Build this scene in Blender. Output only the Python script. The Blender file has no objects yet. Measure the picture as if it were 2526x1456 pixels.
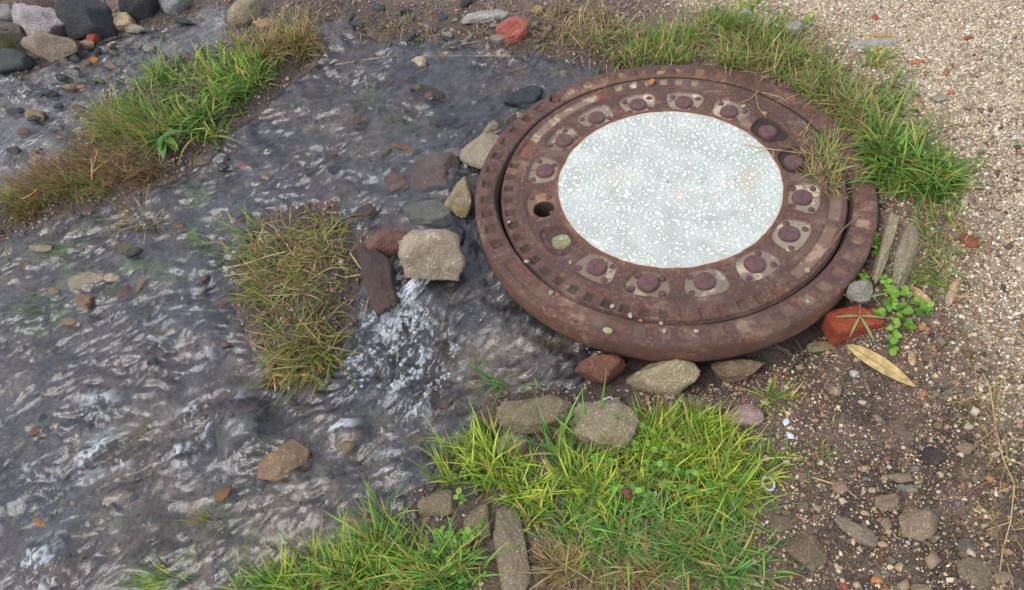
import bpy, math, random
import numpy as np
from mathutils import Vector, Matrix

# ------------------------------------------------------------------ camera, sky, sun, exposure
scn = bpy.context.scene
PW, PH = 2526.0, 1456.0                      # pixel frame the measurements were taken in
FOC, PITCH, CAMH, ROLL = 1780.0, 0.912037, 1.06757, -0.181978
DX, DY = 0.356548, 1.040288                  # centre of the manhole, top face at z = 0
CP, SP, CR, SR = math.cos(PITCH), math.sin(PITCH), math.cos(ROLL), math.sin(ROLL)
FWD = np.array([0, CP, -SP]); _up = np.array([0, SP, CP]); _rt = np.array([1.0, 0, 0])
RT = CR*_rt + SR*_up; UP = -SR*_rt + CR*_up
cam_d = bpy.data.cameras.new('camera'); cam = bpy.data.objects.new('camera', cam_d)
scn.collection.objects.link(cam); scn.camera = cam
cam_d.sensor_fit = 'HORIZONTAL'; cam_d.sensor_width = 36.0; cam_d.lens = 36.0*FOC/PW
cam_d.clip_start = 0.02; cam_d.clip_end = 500
m = Matrix.Identity(4)
for i in range(3):
    m[i][0] = RT[i]; m[i][1] = UP[i]; m[i][2] = -FWD[i]
m[2][3] = CAMH
cam.matrix_world = m

SUN_EL, SUN_AZ = math.radians(54), math.radians(208)     # azimuth counted from +x
sd = Vector((math.cos(SUN_EL)*math.cos(SUN_AZ), math.cos(SUN_EL)*math.sin(SUN_AZ), math.sin(SUN_EL)))
world = bpy.data.worlds.new('World'); scn.world = world; world.use_nodes = True
wn = world.node_tree.nodes; wl = world.node_tree.links
bg = wn['Background']; bg.inputs['Strength'].default_value = 0.112
sky = wn.new('ShaderNodeTexSky'); sky.sky_type = 'NISHITA'; sky.sun_disc = False
sky.sun_elevation = SUN_EL; sky.sun_rotation = math.radians(90) - SUN_AZ
sky.dust_density = 2.0; sky.air_density = 1.0
tc = wn.new('ShaderNodeTexCoord'); cn = wn.new('ShaderNodeTexNoise')
cn.inputs['Scale'].default_value = 3.4; cn.inputs['Detail'].default_value = 5
wl.new(tc.outputs['Generated'], cn.inputs['Vector'])
cr = wn.new('ShaderNodeValToRGB'); cr.color_ramp.elements[0].position = 0.40; cr.color_ramp.elements[1].position = 0.60
cr.color_ramp.elements[0].color = (0.10, 0.10, 0.10, 1)
wl.new(cn.outputs['Fac'], cr.inputs['Fac'])
mx = wn.new('ShaderNodeMix'); mx.data_type = 'RGBA'
wl.new(cr.outputs['Color'], mx.inputs[0]); wl.new(sky.outputs['Color'], mx.inputs[6])
mx.inputs[7].default_value = (10.0, 10.2, 10.8, 1)
wl.new(mx.outputs[2], bg.inputs['Color'])
sun_d = bpy.data.lights.new('sun', 'SUN'); sun_d.energy = 2.0; sun_d.angle = math.radians(34); sun_d.color = (1, 0.95, 0.88)
sun = bpy.data.objects.new('sun', sun_d); scn.collection.objects.link(sun)
sun.rotation_euler = sd.to_track_quat('Z', 'Y').to_euler()
scn.view_settings.view_transform = 'Standard'; scn.view_settings.look = 'None'
scn.view_settings.exposure = 0.38; scn.view_settings.gamma = 1.0
scn.render.engine = 'CYCLES'; scn.cycles.max_bounces = 8; scn.cycles.transparent_max_bounces = 12

# ------------------------------------------------------------------ helpers
COL = scn.collection
rng = np.random.default_rng(7)
random.seed(7)

def lin(h):
    h = h.lstrip('#'); v = [int(h[i:i+2], 16)/255 for i in (0, 2, 4)]
    return tuple(((c/12.92) if c <= 0.04045 else ((c+0.055)/1.055)**2.4) for c in v)

_perm = np.random.default_rng(3).permutation(512).astype(np.int64)
_gr = np.random.default_rng(4).normal(size=(512, 3)); _gr /= np.linalg.norm(_gr, axis=1)[:, None]
def pnoise(x, y, z=0.0):
    x, y = np.asarray(x, float), np.asarray(y, float); z = np.zeros_like(x) + z
    xi, yi, zi = np.floor(x).astype(int), np.floor(y).astype(int), np.floor(z).astype(int)
    xf, yf, zf = x-xi, y-yi, z-zi
    u, v, w = [t*t*t*(t*(t*6-15)+10) for t in (xf, yf, zf)]
    def g(a, b, c):
        h = _perm[(_perm[(_perm[(xi+a) & 511]+yi+b) & 511]+zi+c) & 511]
        G = _gr[h]
        return G[..., 0]*(xf-a) + G[..., 1]*(yf-b) + G[..., 2]*(zf-c)
    def L(a, b, t): return a+(b-a)*t
    return L(L(L(g(0,0,0), g(1,0,0), u), L(g(0,1,0), g(1,1,0), u), v),
             L(L(g(0,0,1), g(1,0,1), u), L(g(0,1,1), g(1,1,1), u), v), w)
def fbm(x, y, z=0.0, o=4, g=0.5):
    a, s, t = 1.0, 1.0, 0.0
    for _ in range(o):
        t = t + a*pnoise(np.asarray(x)*s, np.asarray(y)*s, z*s+7.3*_); a *= g; s *= 2.03
    return t
def sstep(a, b, x):
    t = np.clip((x-a)/(b-a), 0, 1); return t*t*(3-2*t)

def unproj(u, v, z):
    """photo pixel -> point at height z"""
    u, v, z = np.asarray(u, float), np.asarray(v, float), np.asarray(z, float)
    d = FOC*FWD + (u-PW/2)[..., None]*RT + (PH/2-v)[..., None]*UP
    t = (z-CAMH)/d[..., 2]
    return d[..., 0]*t, d[..., 1]*t
def project(x, y, z):
    d = np.stack([x, y, np.asarray(z)-CAMH], -1)
    w = d@FWD
    return PW/2+FOC*(d@RT)/w, PH/2-FOC*(d@UP)/w, w

def new_mesh(name, v, f, smooth=True, cols=None):
    me = bpy.data.meshes.new(name)
    v = np.ascontiguousarray(v, np.float32); f = np.ascontiguousarray(f, np.int32); k = f.shape[1]
    me.vertices.add(len(v)); me.vertices.foreach_set('co', v.ravel())
    me.loops.add(f.size); me.loops.foreach_set('vertex_index', f.ravel())
    me.polygons.add(len(f)); me.polygons.foreach_set('loop_start', np.arange(0, f.size, k, dtype=np.int32))
    if smooth: me.polygons.foreach_set('use_smooth', np.ones(len(f), bool))
    for nm, c in (cols or {}).items():
        a = me.attributes.new(nm, 'FLOAT_COLOR', 'POINT')
        cc = np.ones((len(v), 4), np.float32); cc[:, :c.shape[1]] = c
        a.data.foreach_set('color', cc.ravel())
    me.update(calc_edges=True); me.validate()
    return me
def obj(name, me, mat, parent=None, loc=None, rot=None, scale=None):
    o = bpy.data.objects.new(name, me); COL.objects.link(o)
    if me is not None and mat is not None and len(me.materials) == 0: me.materials.append(mat)
    if parent: o.parent = parent
    if loc is not None: o.location = loc
    if rot is not None: o.rotation_euler = rot
    if scale is not None: o.scale = scale
    return o
def tag(o, label=None, cat=None, group=None, kind=None):
    for k, v in (('label', label), ('category', cat), ('group', group), ('kind', kind)):
        if v: o[k] = v
    return o
def thing(name, label, cat, loc=(0, 0, 0), group=None):
    o = bpy.data.objects.new(name, None); COL.objects.link(o); o.location = loc; o.empty_display_size = 0.05
    return tag(o, label, cat, group)

# ------------------------------------------------------------------ material helpers
class NT:
    def __init__(s, name):
        s.m = bpy.data.materials.new(name); s.m.use_nodes = True
        s.n = s.m.node_tree.nodes; s.l = s.m.node_tree.links; s.p = s.n['Principled BSDF']; s.out = s.n['Material Output']
    def set(s, sock, v):
        if hasattr(v, 'is_output'): s.l.new(v, sock)
        else: sock.default_value = v if not (isinstance(v, tuple) and len(v) == 3 and sock.type == 'RGBA') else (*v, 1)
    def attr(s, nm): a = s.n.new('ShaderNodeAttribute'); a.attribute_name = nm; return a
    def sep(s, c): a = s.n.new('ShaderNodeSeparateColor'); s.set(a.inputs[0], c); return a.outputs
    def coord(s, kind='Object'): return s.n.new('ShaderNodeTexCoord').outputs[kind]
    def noise(s, scale, detail=4, vec=None, rough=0.55, dist=0.0):
        a = s.n.new('ShaderNodeTexNoise'); a.inputs['Scale'].default_value = scale; a.inputs['Detail'].default_value = detail
        a.inputs['Roughness'].default_value = rough; a.inputs['Distortion'].default_value = dist
        if vec is not None: s.l.new(vec, a.inputs['Vector'])
        return a.outputs['Fac']
    def vor(s, scale, vec=None, feat='F1', out='Distance', rnd=1.0):
        a = s.n.new('ShaderNodeTexVoronoi'); a.feature = feat; a.inputs['Scale'].default_value = scale; a.inputs['Randomness'].default_value = rnd
        if vec is not None: s.l.new(vec, a.inputs['Vector'])
        return a.outputs[out]
    def ramp(s, f, a, b, ca=(0, 0, 0), cb=(1, 1, 1)):
        r = s.n.new('ShaderNodeValToRGB'); e = r.color_ramp.elements
        e[0].position, e[1].position = a, b; e[0].color, e[1].color = (*ca, 1), (*cb, 1)
        s.set(r.inputs[0], f); return r.outputs['Color']
    def mix(s, f, a, b, mode='MIX'):
        n = s.n.new('ShaderNodeMix'); n.data_type = 'RGBA'; n.blend_type = mode
        s.set(n.inputs[0], f); s.set(n.inputs[6], a); s.set(n.inputs[7], b); return n.outputs[2]
    def math(s, op, a, b=0.0, clamp=False):
        n = s.n.new('ShaderNodeMath'); n.operation = op; n.use_clamp = clamp
        s.set(n.inputs[0], a); s.set(n.inputs[1], b); return n.outputs[0]
    def bump(s, h, strength=0.5, dist=0.01, nrm=None):
        b = s.n.new('ShaderNodeBump'); b.inputs['Strength'].default_value = strength; b.inputs['Distance'].default_value = dist
        s.set(b.inputs['Height'], h)
        if nrm is not None: s.l.new(nrm, b.inputs['Normal'])
        return b.outputs[0]
    def base(s, **k):
        for a, v in k.items(): s.set(s.p.inputs[a.replace('_', ' ')], v)

def rnd_per_object(nt): return nt.n.new('ShaderNodeObjectInfo').outputs['Random']

_rockm = {}
def rock_mat(c1, c2=None, wet=0.0, moss=0.0, grit=0.0, speck=0.0):
    key = (c1, c2, wet, moss, grit, speck)
    if key in _rockm: return _rockm[key]
    t = NT('rock_'+c1.strip('#')); v = t.coord('Object')
    kf = min(1.5 if wet < 0.3 else 1.25, 0.78/max(lin(c1))); a = tuple(x*kf for x in lin(c1)); b = tuple(x*(1.4 if wet < 0.3 else 1.2) for x in lin(c2)) if c2 else tuple(x*0.6 for x in a)
    n1 = t.noise(28, 6, v, 0.65); n2 = t.noise(170, 4, v, 0.7); n3 = t.noise(9, 3, v)
    col = t.mix(t.ramp(n1, 0.38, 0.60), b, a); col = t.mix(t.math('MULTIPLY', t.ramp(n3, 0.40, 0.62), 0.45), col, tuple(min(1, x*1.25+0.015) for x in a))
    col = t.mix(t.ramp(n2, 0.51, 0.64), col, tuple(min(1, x*1.5+0.02) for x in a))
    col = t.mix(t.math('MULTIPLY', t.ramp(n2, 0.44, 0.36), 0.7), col, tuple(x*0.4 for x in a))
    if moss:
        col = t.mix(t.math('MULTIPLY', t.ramp(n3, 0.62-0.3*moss, 0.66), 0.75), col, lin('#6d6b38'))
    if grit:
        col = t.mix(t.math('MULTIPLY', t.ramp(t.noise(360, 2, v, 0.5), 0.60, 0.68), grit*0.8), col, tuple(min(1, x*1.55+0.05) for x in a))
        col = t.mix(t.math('MULTIPLY', t.ramp(t.noise(300, 2, v, 0.5, 0.3), 0.40, 0.33), grit*0.8), col, tuple(x*0.3 for x in a))
    if speck:
        col = t.mix(t.math('MULTIPLY', t.ramp(t.noise(320, 2, v), 0.6, 0.66), speck), col, lin('#e9e4da'))
    h = t.math('ADD', t.math('MULTIPLY', n1, 1.0), t.math('MULTIPLY', n2, 0.9))
    t.base(Base_Color=col, Roughness=0.85-0.6*wet, Normal=t.bump(h, 1.0, 0.010))
    t.p.inputs['Specular IOR Level'].default_value = 0.3+0.5*wet
    _rockm[key] = t.m
    return t.m

def plain_mat(name, c, rough=0.6, var=0.25, bump=0.3, scale=60, trans=0.0):
    t = NT(name); v = t.coord('Object'); a = lin(c)
    n = t.noise(scale, 5, v, 0.65)
    t.base(Base_Color=t.mix(t.ramp(n, 0.35, 0.65), tuple(x*(1-var*1.6) for x in a), tuple(min(1, x*(1+var)) for x in a)), Roughness=rough,
           Normal=t.bump(n, bump, 0.003))
    if trans:
        tr = t.n.new('ShaderNodeBsdfTranslucent'); tr.inputs['Color'].default_value = (*a, 1)
        ms = t.n.new('ShaderNodeMixShader'); ms.inputs[0].default_value = trans
        t.l.new(t.p.outputs[0], ms.inputs[1]); t.l.new(tr.outputs[0], ms.inputs[2]); t.l.new(ms.outputs[0], t.out.inputs[0])
    return t.m

def attr_mat(name, rough=0.75, trans=0.0, bump=0.0, scale=300, spec=0.35, mott=0.0):
    t = NT(name); c = t.attr('tint').outputs['Color']
    if mott:
        n = t.noise(scale, 4, t.coord('Object'), 0.7)
        c = t.mix(t.math('MULTIPLY', t.ramp(n, 0.55, 0.35), mott), c, t.mix(0.6, c, (0, 0, 0)))
    t.base(Base_Color=c, Roughness=rough); t.p.inputs['Specular IOR Level'].default_value = spec
    if bump: t.base(Normal=t.bump(t.noise(scale, 4, t.coord('Object')), bump, 0.002))
    if trans:
        tr = t.n.new('ShaderNodeBsdfTranslucent'); t.l.new(c, tr.inputs['Color'])
        ms = t.n.new('ShaderNodeMixShader'); ms.inputs[0].default_value = trans
        t.l.new(t.p.outputs[0], ms.inputs[1]); t.l.new(tr.outputs[0], ms.inputs[2]); t.l.new(ms.outputs[0], t.out.inputs[0])
    return t.m

# ------------------------------------------------------------------ terrain: heights from what the photo shows
CTRL = [  # pixel, height below the manhole's top face
 (2526,0,.02),(2200,50,.012),(1800,60,0),(1500,110,-.022),(1300,60,-.02),(1000,50,-.035),(700,0,-.045),(2800,-300,.03),(1500,-300,-.01),(300,-300,-.07),
 (2450,300,.01),(2300,450,.0),(2250,600,-.035),(2400,750,-.035),(2200,800,-.062),(2000,870,-.085),(2450,1000,-.05),(2900,700,.0),
 (2300,1300,-.075),(1900,1300,-.068),(1600,1250,-.06),(1650,960,-.09),(1400,1050,-.078),(1400,1400,-.075),(1100,1400,-.092),(900,1400,-.115),(1060,1250,-.108),
 (2600,1700,-.07),(1500,1700,-.07),(700,1700,-.15),
 (1300,900,-.102),(1240,760,-.09),(1150,600,-.074),(1090,560,-.062),(1000,740,-.095),(1050,900,-.118),(1200,250,-.046),(1350,150,-.032),(950,200,-.052),
 (900,400,-.062),(950,530,-.068),(600,480,-.088),(300,600,-.112),(500,700,-.112),(750,850,-.122),(740,650,-.105),(200,150,-.085),(0,400,-.105),(-300,300,-.12),
 (0,800,-.142),(300,1000,-.148),(700,1050,-.138),(100,1400,-.172),(600,1400,-.152),(900,1200,-.134),(1120,1050,-.118),(-300,1200,-.18),(100,20,-.07),(420,200,-.08)]
_c = np.array(CTRL); _cx, _cy = unproj(_c[:, 0], _c[:, 1], _c[:, 2])
_phi = lambda r: np.sqrt(r*r+0.05**2)
_A = _phi(np.hypot(_cx[:, None]-_cx[None], _cy[:, None]-_cy[None])) - np.eye(len(_c))*1e-9
_n = len(_c); _M = np.zeros((_n+1, _n+1)); _M[:_n, :_n] = _A + np.eye(_n)*0.012; _M[_n, :_n] = 1; _M[:_n, _n] = 1
_w = np.linalg.solve(_M, np.append(_c[:, 2], 0))
def level(x, y):
    x, y = np.asarray(x, float), np.asarray(y, float); s = x.shape; x, y = x.ravel(), y.ravel()
    out = np.empty(len(x))
    for i in range(0, len(x), 60000):
        sl = slice(i, i+60000)
        out[sl] = _phi(np.hypot(x[sl, None]-_cx, y[sl, None]-_cy))@_w[:-1]+_w[-1]
    r = np.hypot(x-0.0, y-1.2)
    far = sstep(1.6, 3.2, r)
    return (np.clip(out, -0.22, 0.05)*(1-far) - 0.06*far).reshape(s)
def px_level(u, v):
    z = np.full(np.shape(u), -0.07)
    for _ in range(8):
        x, y = unproj(u, v, z); z = level(x, y)
    return x, y
def poly(pts):
    a = np.array(pts, float); x, y = px_level(a[:, 0], a[:, 1]); return np.stack([x, y], 1)
def sdist(P, x, y):
    """signed distance to a polygon, positive inside"""
    x, y = np.asarray(x, float), np.asarray(y, float); d = np.full(x.shape, 1e9); ins = np.zeros(x.shape, bool)
    for (ax, ay), (bx, by) in zip(P, np.roll(P, -1, 0)):
        ex, ey = bx-ax, by-ay; t = np.clip(((x-ax)*ex+(y-ay)*ey)/(ex*ex+ey*ey+1e-12), 0, 1)
        d = np.minimum(d, np.hypot(x-ax-t*ex, y-ay-t*ey))
        c = ((ay > y) != (by > y))
        with np.errstate(divide='ignore', invalid='ignore'):
            ins ^= c & (x < (bx-ax)*(y-ay)/(by-ay+1e-30)+ax)
    return np.where(ins, d, -d)
P_WATER = poly([(-700,-60),(-200,60),(60,190),(190,130),(330,75),(430,60),(520,20),(640,40),(760,45),(840,30),(950,95),(1120,95),(1250,125),(1400,150),(1500,172),(1650,330),(1600,700),
 (1520,880),(1440,950),(1330,965),(1215,985),(1150,1070),(1070,1190),(1000,1255),(880,1320),(720,1385),(560,1470),(300,1750),(-700,1750)])
P_ISLE_A = poly([(-250,640),(-40,520),(60,440),(200,340),(215,270),(300,230),(420,150),(560,100),(640,50),(760,60),(815,100),(760,165),(690,240),(600,300),(505,385),(430,440),(300,500),(110,545),(-100,640)])
P_ISLE_B = poly([(620,560),(720,520),(820,510),(895,590),(890,760),(840,880),(745,960),(690,950),(620,830),(585,700)])
P_GRAVEL = poly([(1600,-300),(2900,-300),(2900,1250),(2500,1000),(2420,760),(2400,520),(2330,380),(2180,230),(2060,110),(1900,30),(1700,0)])
P_SOIL = poly([(1880,880),(2150,840),(2420,880),(2900,1150),(2900,1800),(1850,1800),(1900,1300),(1950,1150)])

def wetness(x, y):
    d = sdist(P_WATER, x, y)
    d = np.minimum(d, -sdist(P_ISLE_A, x, y)); d = np.minimum(d, -sdist(P_ISLE_B, x, y))
    return d + 0.018*fbm(x*14, y*14, 1.5, 3)
def relief(x, y, o=4):
    lump = fbm(x*9, y*9, 0.3, o); stony = np.maximum(0, fbm(x*22, y*22, 5.1, 2))
    q = fbm(x*5+3, y*7, 6.6, 4)*5; ter = (np.floor(q)+sstep(0.3, 0.7, q-np.floor(q)))/5
    return 0.009*lump+0.012*stony+0.020*ter
def terrain(x, y, wd=None):
    x, y = np.asarray(x, float), np.asarray(y, float)
    if wd is None: wd = wetness(x, y)
    z = level(x, y)
    lump = fbm(x*9, y*9, 0.3, 4); fine = fbm(x*55, y*55, 2.2, 3); stony = np.maximum(0, fbm(x*22, y*22, 5.1, 2))
    wet = sstep(-0.01, 0.03, wd)
    depth = np.clip(wd, 0, 0.1)*0.16
    isle = sstep(0.0, 0.10, np.maximum(sdist(P_ISLE_A, x, y), sdist(P_ISLE_B, x, y)))
    soil = sstep(-0.05, 0.08, sdist(P_SOIL, x, y))
    z = z - wet*(0.004+depth) + (1-wet)*(0.004+0.006*lump+0.004*fine) + wet*(relief(x, y)+0.0055*fine) + 0.03*isle + soil*0.004*fbm(x*38, y*38, 9.0, 3)
    # the hollow the manhole frame stands in
    r = np.hypot(x-DX, y-DY)
    th = np.arctan2(y-DY, x-DX)
    hollow = 1-sstep(0.385, 0.415, r)
    z = z*(1-hollow) + np.minimum(z, -0.095)*hollow
    low = (1-sstep(0.40, 0.47, r))*sstep(math.radians(-120), math.radians(-95), th)*(1-sstep(math.radians(-55), math.radians(-35), th))
    return z - 0.042*low
def ground_at(u, v):
    u, v = np.asarray(u, float), np.asarray(v, float); z = np.full(u.shape, -0.07)
    for _ in range(7):
        x, y = unproj(u, v, z); z = terrain(x, y)
    return x, y, z

# ground sheet, fine where the photo looks, coarse to the horizon
def axis(a, b, step, far):
    core = np.arange(a, b+step/2, step); g = []; s = step; p = 0
    while p < far: s *= 1.35; p += s; g.append(p)
    g = np.array(g); return np.concatenate([(a-g)[::-1], core, b+g])
gx, gy = axis(-1.75, 1.60, 0.0062, 60), axis(-0.05, 2.75, 0.0062, 60)
X, Y = np.meshgrid(gx, gy); WD = wetness(X, Y); Z = terrain(X, Y, WD)
def grid_faces(nx, ny):
    i = np.arange(nx*ny).reshape(ny, nx)
    return np.stack([i[:-1, :-1], i[:-1, 1:], i[1:, 1:], i[1:, :-1]], -1).reshape(-1, 4)
grav = sstep(-0.12, 0.10, sdist(P_GRAVEL, X, Y)+0.05*fbm(X*12, Y*12, 3, 3)); wet = sstep(-0.02, 0.02, WD)
soilc, gravc, damp = np.array(lin('#6b5a50')), np.array(lin('#b5a68f')), np.array(lin('#4d413b'))
def C3(h): return np.array(lin(h))
n1 = fbm(X*5, Y*5, 11, 4)[..., None]; n2 = fbm(X*30, Y*30, 12, 3)[..., None]; n3 = fbm(X*12, Y*12, 13, 4)[..., None]
dry = soilc*(1-grav[..., None]) + gravc*grav[..., None]
dry = dry*(1+0.45*n2+0.35*n1)
pcs = sstep(0.0, 0.10, sdist(P_SOIL, X, Y))[..., None]
dry = dry*(1-0.55*pcs*sstep(-0.25, 0.25, n3)) 
near = (1-sstep(0.0, 0.16, -WD+0.05*fbm(X*10, Y*10, 8, 3)))[..., None]
dry = dry*(1-0.35*near)+C3('#4a3d3a')*0.35*near; dry = dry*(1-0.4*near)
bed = C3('#65534f')*(1-sstep(-0.3, 0.3, n1)) + C3('#565660')*sstep(-0.3, 0.3, n1)
bed = bed*(1-sstep(0.1, 0.4, n3)*0.6) + C3('#7d6f5f')*sstep(0.1, 0.4, n3)*0.6
def spots(lst):
    s = np.zeros(X.shape)
    for u, v, r in lst:
        x, y = px_level(np.array(u*1.0), np.array(v*1.0)); s = np.maximum(s, np.exp(-((X-x)**2+(Y-y)**2)/(r*r)))
    return s[..., None]
sand = spots([(1180,890,.09),(1260,930,.07),(1250,840,.05),(700,1270,.14),(480,1340,.12),(820,1330,.1),(300,1220,.1),(330,1050,.08),(640,840,.05)])
bed = bed*(1-0.8*sand) + C3('#93826b')*0.8*sand
algae = spots([(190,620,.08),(100,760,.07),(330,640,.05),(480,470,.04),(400,650,.05),(560,1280,.06),(420,1440,.08),(250,720,.04)])*sstep(-0.15, 0.25, n3)
pale = spots([(120,230,.22),(330,140,.2),(40,380,.16),(520,60,.14),(230,330,.12)])  # grazing sky reflection painted into the far channel's bed colour
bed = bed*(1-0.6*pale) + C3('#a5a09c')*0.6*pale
bed = bed*(1-0.8*algae) + C3('#5d7a33')*0.8*algae
pool = spots([(1170,270,.11),(1150,760,.05),(1040,880,.05),(1000,760,.04)])
bed = bed*(1-0.75*pool) + C3('#2b303a')*0.75*pool
n4 = fbm(X*70, Y*70, 15, 2)[..., None]
bed = bed*1.08*np.clip(1+0.9*n2+0.8*n4+0.5*n3, 0.25, 2.2)
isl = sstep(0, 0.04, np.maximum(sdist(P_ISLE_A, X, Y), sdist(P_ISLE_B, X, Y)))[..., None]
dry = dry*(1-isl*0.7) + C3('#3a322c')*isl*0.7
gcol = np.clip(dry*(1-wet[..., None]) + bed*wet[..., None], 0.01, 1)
dampm = np.maximum(wet, near[..., 0]*0.7)
t = NT('ground'); v = t.coord('Object')
c = t.attr('tint').outputs['Color']; w = t.sep(t.attr('mask').outputs['Color'])
nf, ng = t.noise(110, 6, v, 0.75), t.noise(420, 3, v, 0.7)
c = t.mix(t.math('MULTIPLY', t.ramp(nf, 0.52, 0.38), 0.75), c, t.mix(0.65, c, (0, 0, 0)))
c = t.mix(t.math('MULTIPLY', t.ramp(ng, 0.55, 0.63), t.math('SUBTRACT', 0.45, t.math('MULTIPLY', w[1], 0.35))), c, lin('#b9a48a'))
t.base(Base_Color=c, Roughness=t.math('SUBTRACT', 0.9, t.math('MULTIPLY', w[1], 0.55)),
       Normal=t.bump(t.math('ADD', nf, t.math('MULTIPLY', ng, 0.5)), 1.0, 0.006))
V = np.stack([X, Y, Z], -1).reshape(-1, 3)
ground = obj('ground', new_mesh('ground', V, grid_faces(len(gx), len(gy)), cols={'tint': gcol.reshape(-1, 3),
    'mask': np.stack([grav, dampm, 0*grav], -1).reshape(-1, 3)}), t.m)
tag(ground, 'dark soil, pale gravel and wet stream bed around the manhole', 'ground', kind='structure')

# from here on heights and wetness are read off the ground sheet itself
def _look(A, x, y):
    x, y = np.asarray(x, float), np.asarray(y, float)
    i = np.clip(np.searchsorted(gx, x)-1, 0, len(gx)-2); j = np.clip(np.searchsorted(gy, y)-1, 0, len(gy)-2)
    a, b = np.clip((x-gx[i])/(gx[i+1]-gx[i]), 0, 1), np.clip((y-gy[j])/(gy[j+1]-gy[j]), 0, 1)
    return (A[j, i]*(1-a)+A[j, i+1]*a)*(1-b)+(A[j+1, i]*(1-a)+A[j+1, i+1]*a)*b
def height(x, y): return _look(Z, x, y)
def wet_at(x, y): return _look(WD, x, y)
def ground_at(u, v):
    u, v = np.asarray(u, float), np.asarray(v, float); z = np.full(u.shape, -0.07)
    for _ in range(7):
        x, y = unproj(u, v, z); z = height(x, y)
    return x, y, z

# ------------------------------------------------------------------ stream
H = 0.0035
wx, wy = np.arange(-1.95, 0.62, H), np.arange(-0.05, 2.95, H)
XW, YW = np.meshgrid(wx, wy); WDW = wetness(XW, YW)
FLOW = [(200,200,-1,.5),(600,430,-1,.25),(950,300,-1,.15),(1200,150,-1,.1),(1170,280,-.6,.5),(900,500,-1,.35),(1050,560,-.8,.4),(1000,760,-.4,1),(1080,900,-.5,.8),(1300,850,-1,.75),
 (1250,760,-1,.55),(1150,1000,-1,.7),(900,1150,-1,.55),(600,1050,-1,.4),(300,900,-1,.35),(500,750,-1,.35),(200,650,-1,.4),(300,1300,-1,.35),(700,1300,-1,.4),(100,450,-1,.5),(1180,620,-.4,.9),(1400,140,-1,.2),(750,250,-1,.3)]
fx = np.zeros(XW.shape); fy = np.zeros(XW.shape); fw = np.zeros(XW.shape)
for u, v_, a, b in FLOW:
    x0, y0 = px_level(np.array(float(u)), np.array(float(v_))); x1, y1 = px_level(np.array(u+a*20.), np.array(v_+b*20.))
    dx, dy = x1-x0, y1-y0; n = math.hypot(dx, dy); k = 1/((XW-x0)**2+(YW-y0)**2+0.01)**1.5
    fx += k*dx/n; fy += k*dy/n; fw += k
sw = fbm(XW*9, YW*9, 21, 3)*1.5
ang = np.arctan2(fy, fx)+sw; FX, FY = np.cos(ang), np.sin(ang)
def box3(a, k=1):
    for _ in range(k):
        a = (a+np.roll(a, 1, 0)+np.roll(a, -1, 0))/3; a = (a+np.roll(a, 1, 1)+np.roll(a, -1, 1))/3
    return a
def samp(a, i, j):
    ny, nx = a.shape; i = np.clip(i, 0, nx-1.01); j = np.clip(j, 0, ny-1.01); i0, j0 = i.astype(int), j.astype(int); a1, b1 = i-i0, j-j0
    return (a[j0, i0]*(1-a1)+a[j0, i0+1]*a1)*(1-b1)+(a[j0+1, i0]*(1-a1)+a[j0+1, i0+1]*a1)*b1
def lic(nz, n, st):
    I, J = np.meshgrid(np.arange(nz.shape[1], dtype=float), np.arange(nz.shape[0], dtype=float)); acc = nz.copy()
    for sgn in (1, -1):
        i, j = I.copy(), J.copy()
        for _ in range(n):
            a, b = samp(FX, i, j), samp(FY, i, j); i += sgn*a*st; j += sgn*b*st; acc += samp(nz, i, j)
    acc -= acc.mean(); return acc/acc.std()
white = np.random.default_rng(11).normal(size=XW.shape)
fine = lic(box3(white, 1), 3, 1.0); mid = lic(box3(np.random.default_rng(12).normal(size=XW.shape), 3), 4, 1.3)
big = lic(box3(np.random.default_rng(13).normal(size=XW.shape), 24), 4, 3.5)
def wspots(lst):
    s = np.zeros(XW.shape)
    for u, v_, r in lst:
        x, y = px_level(np.array(u*1.0), np.array(v_*1.0)); s = np.maximum(s, np.exp(-((XW-x)**2+(YW-y)**2)/(r*r)))
    return s
lump = fbm(XW*9, YW*9, 0.3, 4); stony = np.maximum(0, fbm(XW*22, YW*22, 5.1, 2))
turb = np.maximum(wspots([(1015,715,.028),(985,755,.03),(950,800,.04),(990,810,.04),(1050,860,.04),(1085,880,.035),(950,880,.05),(1000,930,.045),(1030,980,.045),(890,850,.03)]),
                  0.85*wspots([(255,1115,.035),(225,1130,.03),(300,1140,.02),(480,1025,.035),(520,1040,.025),(575,1010,.03),(450,1115,.028),(110,1390,.04),(150,1430,.04),(845,1065,.028),(250,1000,.03),(960,1150,.03)]))
def hmp(u, v_, r_, h_):
    x, y = px_level(np.array(u*1.0), np.array(v_*1.0)); return h_*np.exp(-(((XW-x)**2+(YW-y)**2)/(r_*r_))**1.4)
hump = hmp(600, 1062, .055, .034)+hmp(850, 1075, .04, .016)+hmp(680, 1100, .04, .010)+hmp(1055, 528, .05, .012)+hmp(205, 694, .05, .012)+hmp(300, 1330, .07, .014)+hmp(120, 1420, .06, .02)
ridge = 1.2-np.abs(lic(box3(np.random.default_rng(14).normal(size=XW.shape), 4), 9, 1.2))*1.1+0.5*(0.7-np.abs(lic(box3(np.random.default_rng(15).normal(size=XW.shape), 2), 6, 1.0)))
calm = wspots([(1170,275,.07),(1130,320,.05)])
lowl = wspots([(200,1250,.35),(0,1000,.35),(450,1350,.3)])
amp = (1-0.8*calm)*(1-0.35*lowl)*(1+0.5*turb)*(0.35+0.95*sstep(-.25, .35, fbm(XW*7, YW*7, 31, 3)))
ridged = 1-np.abs(fbm(XW*26, YW*26, 33, 3))*2.2
ridged2 = 1-np.abs(fbm(XW*60, YW*60, 35, 2))*2.2
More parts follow.
